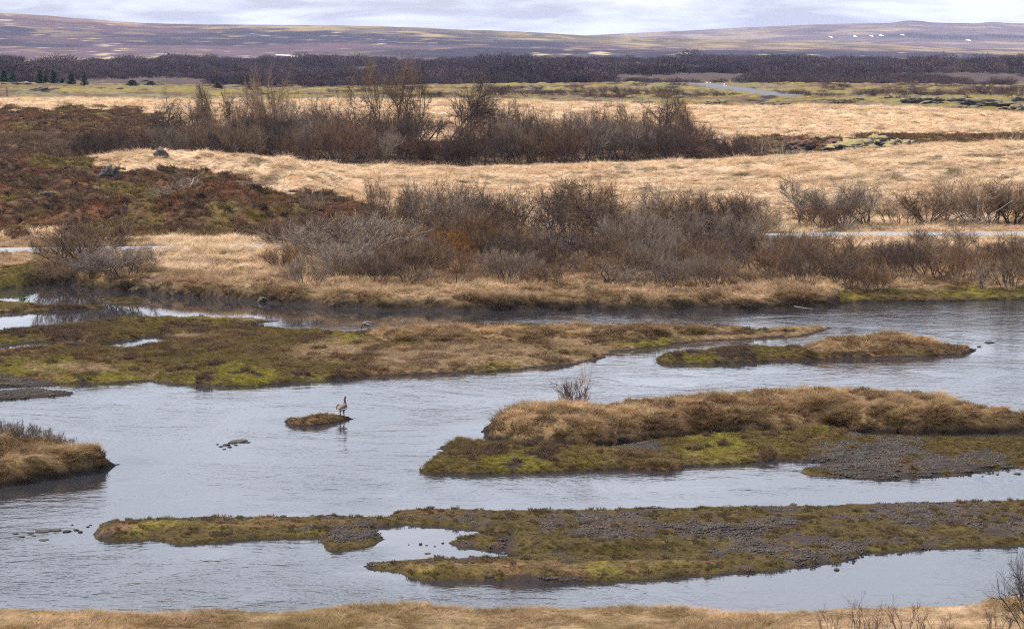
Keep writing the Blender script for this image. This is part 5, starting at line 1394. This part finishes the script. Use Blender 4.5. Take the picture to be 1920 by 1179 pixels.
# stones in the water
def water_stone(px, py, w_, h__, seed, label, group=None, m=None):
    x, y = ground_at(px, py, 0.0)
    s = y / F
    rock('river_stone', (x, y, 0.0), (w_ * s, w_ * s * 1.3, h__ * 1.5 * s), seed, m or M_WETROCK, label, 'stone', group, level=2)
water_stone(1569, 1068, 11, 5, 80, 'dark stone alone in the water before the gravel point')
water_stone(1687, 1038, 9, 5, 81, 'small brown stone in the water near the mud shore')
water_stone(788, 1020, 8, 4, 82, 'dark stone in the still pool of the stony bar')
for i, (px, py, w_, h__) in enumerate([(766, 1021, 3, 2), (800, 1022, 6, 2), (815, 1024, 5, 2), (830, 1018, 5, 3), (802, 1037, 14, 2), (944, 1036, 14, 2), (905, 1032, 4, 2)]):
    water_stone(px, py, w_, h__, 83 + i, 'small stone breaking the still pool of the stony bar', 'stones in the still pool')
for i, (px, py, w_, h__) in enumerate([(448, 827, 32, 3), (436, 830, 16, 3), (424, 834, 14, 3), (414, 837, 9, 2), (430, 838, 10, 2), (408, 833, 6, 2), (442, 834, 8, 2), (465, 829, 12, 2), (420, 842, 8, 2)]):
    water_stone(px, py, w_, h__, 95 + i, 'flat dark stone just awash in midstream', 'stones awash in midstream')
for i, (px, py, w_, h__) in enumerate([(58, 999, 18, 3), (80, 996, 26, 4), (104, 994, 24, 4), (124, 996, 16, 4), (142, 993, 12, 3), (150, 997, 10, 3), (165, 987, 8, 2), (40, 1006, 14, 2), (30, 1000, 12, 2), (82, 1012, 20, 2), (170, 984, 7, 2), (135, 984, 6, 2), (64, 1004, 10, 2)]):
    water_stone(px, py, w_, h__, 110 + i, 'dark stone trailing off the tip of the stony bar', 'stones off the tip of the bar')
for i, (px, py, w_, h__) in enumerate([(1524, 884, 18, 5), (1545, 889, 8, 3), (1512, 886, 8, 3), (1550, 883, 7, 2), (1490, 883, 12, 1.5), (1855, 888, 5, 2), (1870, 890, 6, 2), (1842, 893, 5, 2), (1908, 888, 14, 3), (1890, 884, 5, 2), (1862, 881, 4, 2), (1487, 945, 14, 2), (1512, 947, 6, 2)]):
    water_stone(px, py, w_, h__, 130 + i, 'small stone in the shallows beside the gravel foot of the big island', 'stones in the gravel shallows')
water_stone(1257.5, 641.5, 4, 4, 150, 'small white stone at the waterline under the long island', None, M_PALEROCK)
water_stone(1855, 642, 22, 3, 151, 'low dark stone off the blunt end of the teardrop island')
rock('pale_rock', tuple(at_range(272, 152, 742)), (2.0, 1.4, 1.1), 160, M_LAVA, 'pale grey rock by the dark green bushes beyond the moss')
# drift wood on the far shelf
x, y = ground_at(1505, 570, 0.35)
v, f = tubes([([Vector((-0.55, 0, 0.10)), Vector((-0.2, 0.05, 0.04)), Vector((0.2, 0, -0.02)), Vector((0.6, 0.1, -0.05))], 0.035, 0.02), ([Vector((-0.2, 0.05, 0.04)), Vector((-0.4, 0.1, 0.16))], 0.02, 0.01)][:1], 6)
dw = mesh_obj('driftwood', v, f, M_DEADWOOD); dw.location = (x, y - 0.2, max(0.12, float(z_ground(np.array([x]), np.array([y - 0.2]))[0][0]) + 0.05))
tag(dw, 'bleached driftwood branch lying on the far bank edge', 'driftwood')

# ------------------------------------------------------------------ snow patches on the far hill
for px, py, w_, h__ in [(1600, 69.5, 6, 2.4), (1631, 69, 4, 2), (1649, 68, 8, 2.2), (1689, 67, 4, 1.8), (1555, 71, 3, 1.6), (1812, 77, 3, 1.6)]:
    ys = np.linspace(5000, 8150, 400); xs = (px - 960) / F * ys
    zs = far_profile(np.full_like(ys, px), ys) + far_lump(xs, ys)
    _, pys = to_px(xs, ys, zs)
    j = int(np.argmin(np.abs(pys - py)))
    a_ = np.linspace(0, 6.283, 15)[:-1]
    sx_ = w_ * ys[j] / F / 2; sy_ = 40.0
    V = [(xs[j], ys[j], zs[j] + 3.0)]
    for q in a_:
        rr = 0.75 + 0.4 * shr.random(); qx, qy = xs[j] + math.cos(q) * sx_ * rr, ys[j] + math.sin(q) * sy_ * rr
        p_ = 960 + F * qx / qy
        V.append((qx, qy, float(far_profile(np.array([p_]), np.array([qy]))[0] + far_lump(np.array([qx]), np.array([qy]))[0]) + 1.0))
    tag(mesh_obj('snow_patch', np.array(V), [(0, 1 + i, 1 + (i + 1) % 14) for i in range(14)], M_SNOW), kind='structure')

# ------------------------------------------------------------------ road posts, fence post
def post(px, py, h, Y, label, r2i=None):
    p = at_range(px, py, Y)
    root = empty('road_post', (p.x, Y, p.z - 0.4))
    w_ = 0.26
    def bx(nm, z0, z1, m, e=0.0):
        hw = w_ / 2 + e
        V = [(sx * hw, sy * hw * 0.6, zz) for zz in (z0, z1) for sx, sy in ((-1, -1), (1, -1), (1, 1), (-1, 1))]
        if nm == 'post':     # slanting top
            V[4] = (V[4][0], V[4][1], z1 - 0.08); V[5] = (V[5][0], V[5][1], z1 - 0.08)
        mesh_obj(nm, np.array(V), [(0, 3, 2, 1), (4, 5, 6, 7), (0, 1, 5, 4), (1, 2, 6, 5), (2, 3, 7, 6), (3, 0, 4, 7)], m, root, smooth=False)
    bx('post', 0, 0.4 + h, M_WHITE); bx('reflector', 0.4 + h * 0.55, 0.4 + h * 0.72, M_BAND, 0.012)
    tag(root, label, 'road post', 'white road posts')
post(1326, 160.0, 0.95, 925, 'white road post on the crest of the far road')
post(1332, 160.0, 0.95, 928, 'white road post paired across the crest of the far road')
post(1358, 163.5, 1.0, 868, 'white road post down the slope of the far road')
post(1362, 163.8, 0.5, 872, 'short white road post behind the one down the slope')
p = at_range(13, 179.5, 500)
v, f = tubes([([Vector((0, 0, -0.4)), Vector((0.02, 0, 1.0)), Vector((0.0, 0, 1.95))], 0.10, 0.08)], 7)
fp_ = mesh_obj('fence_post', v, f, M_POST); fp_.location = (p.x, 500, float(z_ground(np.array([p.x]), np.array([500.0]))[0][0]))
tag(fp_, 'thin dark wooden post standing on the moss crest', 'post')

# ------------------------------------------------------------------ green leafy plant on the mossy islet
x, y = ground_at(42, 566, 0.25)
z = isle_z('mossy_islet', x, y)
root = empty('leafy_plant', (x, y, z))
lr = random.Random(4)
v, f = tubes([([Vector((0, 0, -0.03)), Vector((lr.uniform(-.1, .1), lr.uniform(-.1, .1), 0.2)), Vector((lr.uniform(-.25, .25), lr.uniform(-.2, .2), 0.36))], 0.012, 0.006) for i in range(5)], 4)
mesh_obj('stem', v, f, M_LEAF, root)
V, Fc = [], []
for i in range(170):
    c = Vector((lr.gauss(0, 0.13), lr.gauss(0, 0.11), 0.10 + 0.26 * lr.random())); d = Vector((lr.gauss(0, 1), lr.gauss(0, 1), lr.gauss(0.2, 0.5))).normalized() * 0.07
    s = Vector((lr.gauss(0, 1), lr.gauss(0, 1), lr.gauss(0, 1))).cross(d).normalized() * 0.03
    b = len(V); V += [c - d, c + s, c + d, c - s]; Fc.append((b, b + 1, b + 2, b + 3))
mesh_obj('leaves', np.array([tuple(q) for q in V]), Fc, M_LEAF, root, smooth=False)
tag(root, 'bright green leafy plant on the mossy islet', 'plant')

# ------------------------------------------------------------------ geese
def loft(rings, sides=16):
    """rings: (centre, direction, half width, half height)"""
    V, Fc = [], []
    for c, d, a, b in rings:
        c, d = Vector(c), Vector(d).normalized()
        s = Vector((0, 1, 0)); s = (s - d * s.dot(d)).normalized(); u = d.cross(s)
        if u.z < 0 and abs(u.z) > 0.2: u = -u
        for k in range(sides):
            t = 6.283 * k / sides
            V.append(tuple(c + s * math.cos(t) * a + u * math.sin(t) * b))
    n = len(rings)
    for i in range(n - 1):
        for k in range(sides):
            k2 = (k + 1) % sides
            Fc.append((i * sides + k, i * sides + k2, (i + 1) * sides + k2, (i + 1) * sides + k))
    V += [tuple(rings[0][0]), tuple(rings[-1][0])]
    Fc = Fc + [(n * sides, (k + 1) % sides, k) for k in range(sides)] + [(n * sides + 1, (n - 1) * sides + k, (n - 1) * sides + (k + 1) % sides) for k in range(sides)]
    return np.array(V), Fc
def goose(name, loc, rz, label, feeding=False, body_mat=M_GOOSE):
    """faces +x; about 0.8 m tall with the neck up"""
    root = empty(name, loc, rz)
    tail = [((-0.40, 0, 0.33), (1, 0, 0.2), 0.02, 0.012), ((-0.34, 0, 0.345), (1, 0, 0.25), 0.065, 0.03), ((-0.25, 0, 0.37), (1, 0, 0.25), 0.105, 0.075), ((-0.12, 0, 0.39), (1, 0, 0.2), 0.145, 0.125),
            ((0.02, 0, 0.40), (1, 0, 0.15), 0.158, 0.145), ((0.13, 0, 0.425), (1, 0, 0.4), 0.14, 0.135)]
    if not feeding:
        fr = [((0.205, 0, 0.47), (0.8, 0, 0.8), 0.10, 0.10), ((0.235, 0, 0.535), (0.3, 0, 1), 0.062, 0.062), ((0.235, 0, 0.60), (0, 0, 1), 0.042, 0.045), ((0.225, 0, 0.67), (-0.05, 0, 1), 0.036, 0.038), ((0.225, 0, 0.73), (0.15, 0, 1), 0.036, 0.039),
              ((0.245, 0, 0.775), (0.7, 0, 0.7), 0.040, 0.045), ((0.28, 0, 0.79), (1, 0, 0), 0.040, 0.042), ((0.315, 0, 0.785), (1, 0, -0.2), 0.028, 0.030)]
        bill = [((0.305, 0, 0.783), (1, 0, -0.2), 0.020, 0.026), ((0.34, 0, 0.772), (1, 0, -0.25), 0.016, 0.017), ((0.368, 0, 0.762), (1, 0, -0.3), 0.008, 0.008)]
    else:
        fr = [((0.22, 0, 0.42), (1, 0, -0.1), 0.10, 0.10), ((0.29, 0, 0.38), (0.8, 0, -0.7), 0.06, 0.06), ((0.34, 0, 0.30), (0.4, 0, -1), 0.042, 0.044), ((0.37, 0, 0.22), (0.3, 0, -1), 0.036, 0.038), ((0.39, 0, 0.15), (0.3, 0, -1), 0.038, 0.042), ((0.405, 0, 0.11), (0.3, 0, -1), 0.03, 0.032)]
        bill = [((0.402, 0, 0.115), (0.3, 0, -1), 0.022, 0.024), ((0.415, 0, 0.075), (0.3, 0, -1), 0.016, 0.014), ((0.422, 0, 0.05), (0.3, 0, -1), 0.008, 0.007)]
    v, f = loft(tail + fr)
    b = mesh_obj('body', v, [tuple(q) for q in f], body_mat, root)
    b.data.materials.append(M_GOOSE_DARK); b.data.materials.append(M_GOOSE_WHITE)
    for p_ in b.data.polygons:
        c = p_.center
        if (not feeding and c.z > 0.56) or (feeding and c.x > 0.30): p_.material_index = 1
        if c.x < -0.14 and c.z < 0.345: p_.material_index = 2
    v, f = loft(bill, 10); mesh_obj('bill', v, [tuple(q) for q in f], M_BILL, root)
    for s in (-1, 1):
        wr = [((-0.36, s * 0.055, 0.385), (1, 0, 0.1), 0.008, 0.012), ((-0.24, s * 0.115, 0.41), (1, 0, 0.1), 0.022, 0.06), ((-0.08, s * 0.146, 0.43), (1, 0, 0.1), 0.03, 0.10), ((0.06, s * 0.150, 0.44), (1, 0, 0.1), 0.026, 0.10), ((0.15, s * 0.125, 0.45), (1, 0, 0.1), 0.012, 0.05)]
        v, f = loft(wr, 12); w_ = mesh_obj('wing', v, [tuple(q) for q in f], M_GOOSE_WING, root)
        fe = [((-0.30, s * 0.098, 0.365), (1, 0, 0.3), 0.010, 0.008), ((-0.12, s * 0.180, 0.375), (1, 0, 0.1), 0.012, 0.012), ((0.04, s * 0.178, 0.40), (1, 0, 0.2), 0.008, 0.007)]
        v, f = loft(fe, 8); mesh_obj('feather_edge', v, [tuple(q) for q in f], M_GOOSE_WHITE, w_)
        x0 = 0.02 + s * 0.03
        v, f = tubes([([Vector((x0 - 0.02, s * 0.085, 0.33)), Vector((x0 - 0.035, s * 0.085, 0.20)), Vector((x0, s * 0.085, 0.10)), Vector((x0, s * 0.085, 0.0))], 0.034, 0.012)], 8)
        lg = mesh_obj('leg', v, f, M_LEG, root)
        ft = np.array([(x0 - 0.03, s * 0.085, 0.02), (x0 + 0.09, s * 0.085 - 0.05, 0.004), (x0 + 0.105, s * 0.085, 0.004), (x0 + 0.09, s * 0.085 + 0.05, 0.004), (x0 - 0.03, s * 0.085, -0.006), (x0 + 0.09, s * 0.085 - 0.05, -0.006), (x0 + 0.105, s * 0.085, -0.006), (x0 + 0.09, s * 0.085 + 0.05, -0.006)])
        mesh_obj('foot', ft, [(0, 1, 2, 3), (7, 6, 5, 4), (0, 4, 5, 1), (1, 5, 6, 2), (2, 6, 7, 3), (3, 7, 4, 0)], M_LEG, lg, smooth=False)
    tag(root, label, 'goose')
    return root
gi_ = ISLES['goose_islet']
yy_ = np.linspace(gi_.lo[1], gi_.hi[1], 300); xx_ = (639 - 960) / F * yy_
zz_ = gi_.eval(xx_, yy_)[0]
j = int(np.argmax(zz_ - 0.02 * np.abs(yy_ - yy_[np.argmax(zz_)])))
x, y, zz = float(xx_[j]), float(yy_[j]), float(zz_[j]) - 0.09
goose('goose', (x, y, zz), math.radians(66), 'brown goose standing with raised neck on the tiny turf islet').scale = (1.1, 1.2, 1.06)
zz = 0.4
for _ in range(4):
    x, y = ground_at(690, 613, zz); zz = max(0.15, isle_z('island', x, y))
goose('goose', (x, y, zz - 0.22), math.radians(172), 'goose bent down feeding in the grass, white stern showing', True)

# ------------------------------------------------------------------ haze over the plain and the hills
m = bpy.data.materials.new('pale_haze'); m.use_nodes = True
nt = m.node_tree; nt.nodes.clear()
pv = nt.nodes.new('ShaderNodeVolumePrincipled'); mo = nt.nodes.new('ShaderNodeOutputMaterial')
pv.inputs['Color'].default_value = (0.54, 0.62, 1.0, 1)
pv.inputs['Density'].default_value = 0.00003
pv.inputs['Anisotropy'].default_value = 0.0
nt.links.new(pv.outputs[0], mo.inputs['Volume'])
hx, hy0, hy1, hz0, hz1 = 7000, -60, 13000, -16, 150
hv = np.array([(sx * hx, yy, zz) for zz in (hz0, hz1) for sx, yy in ((-1, hy0), (1, hy0), (1, hy1), (-1, hy1))], float)
hz = mesh_obj('haze', hv, [(0, 3, 2, 1), (4, 5, 6, 7), (0, 1, 5, 4), (1, 2, 6, 5), (2, 3, 7, 6), (3, 0, 4, 7)], m, smooth=False)
tag(hz, 'thin pale blue haze over the plain and hills', 'haze', kind='stuff')
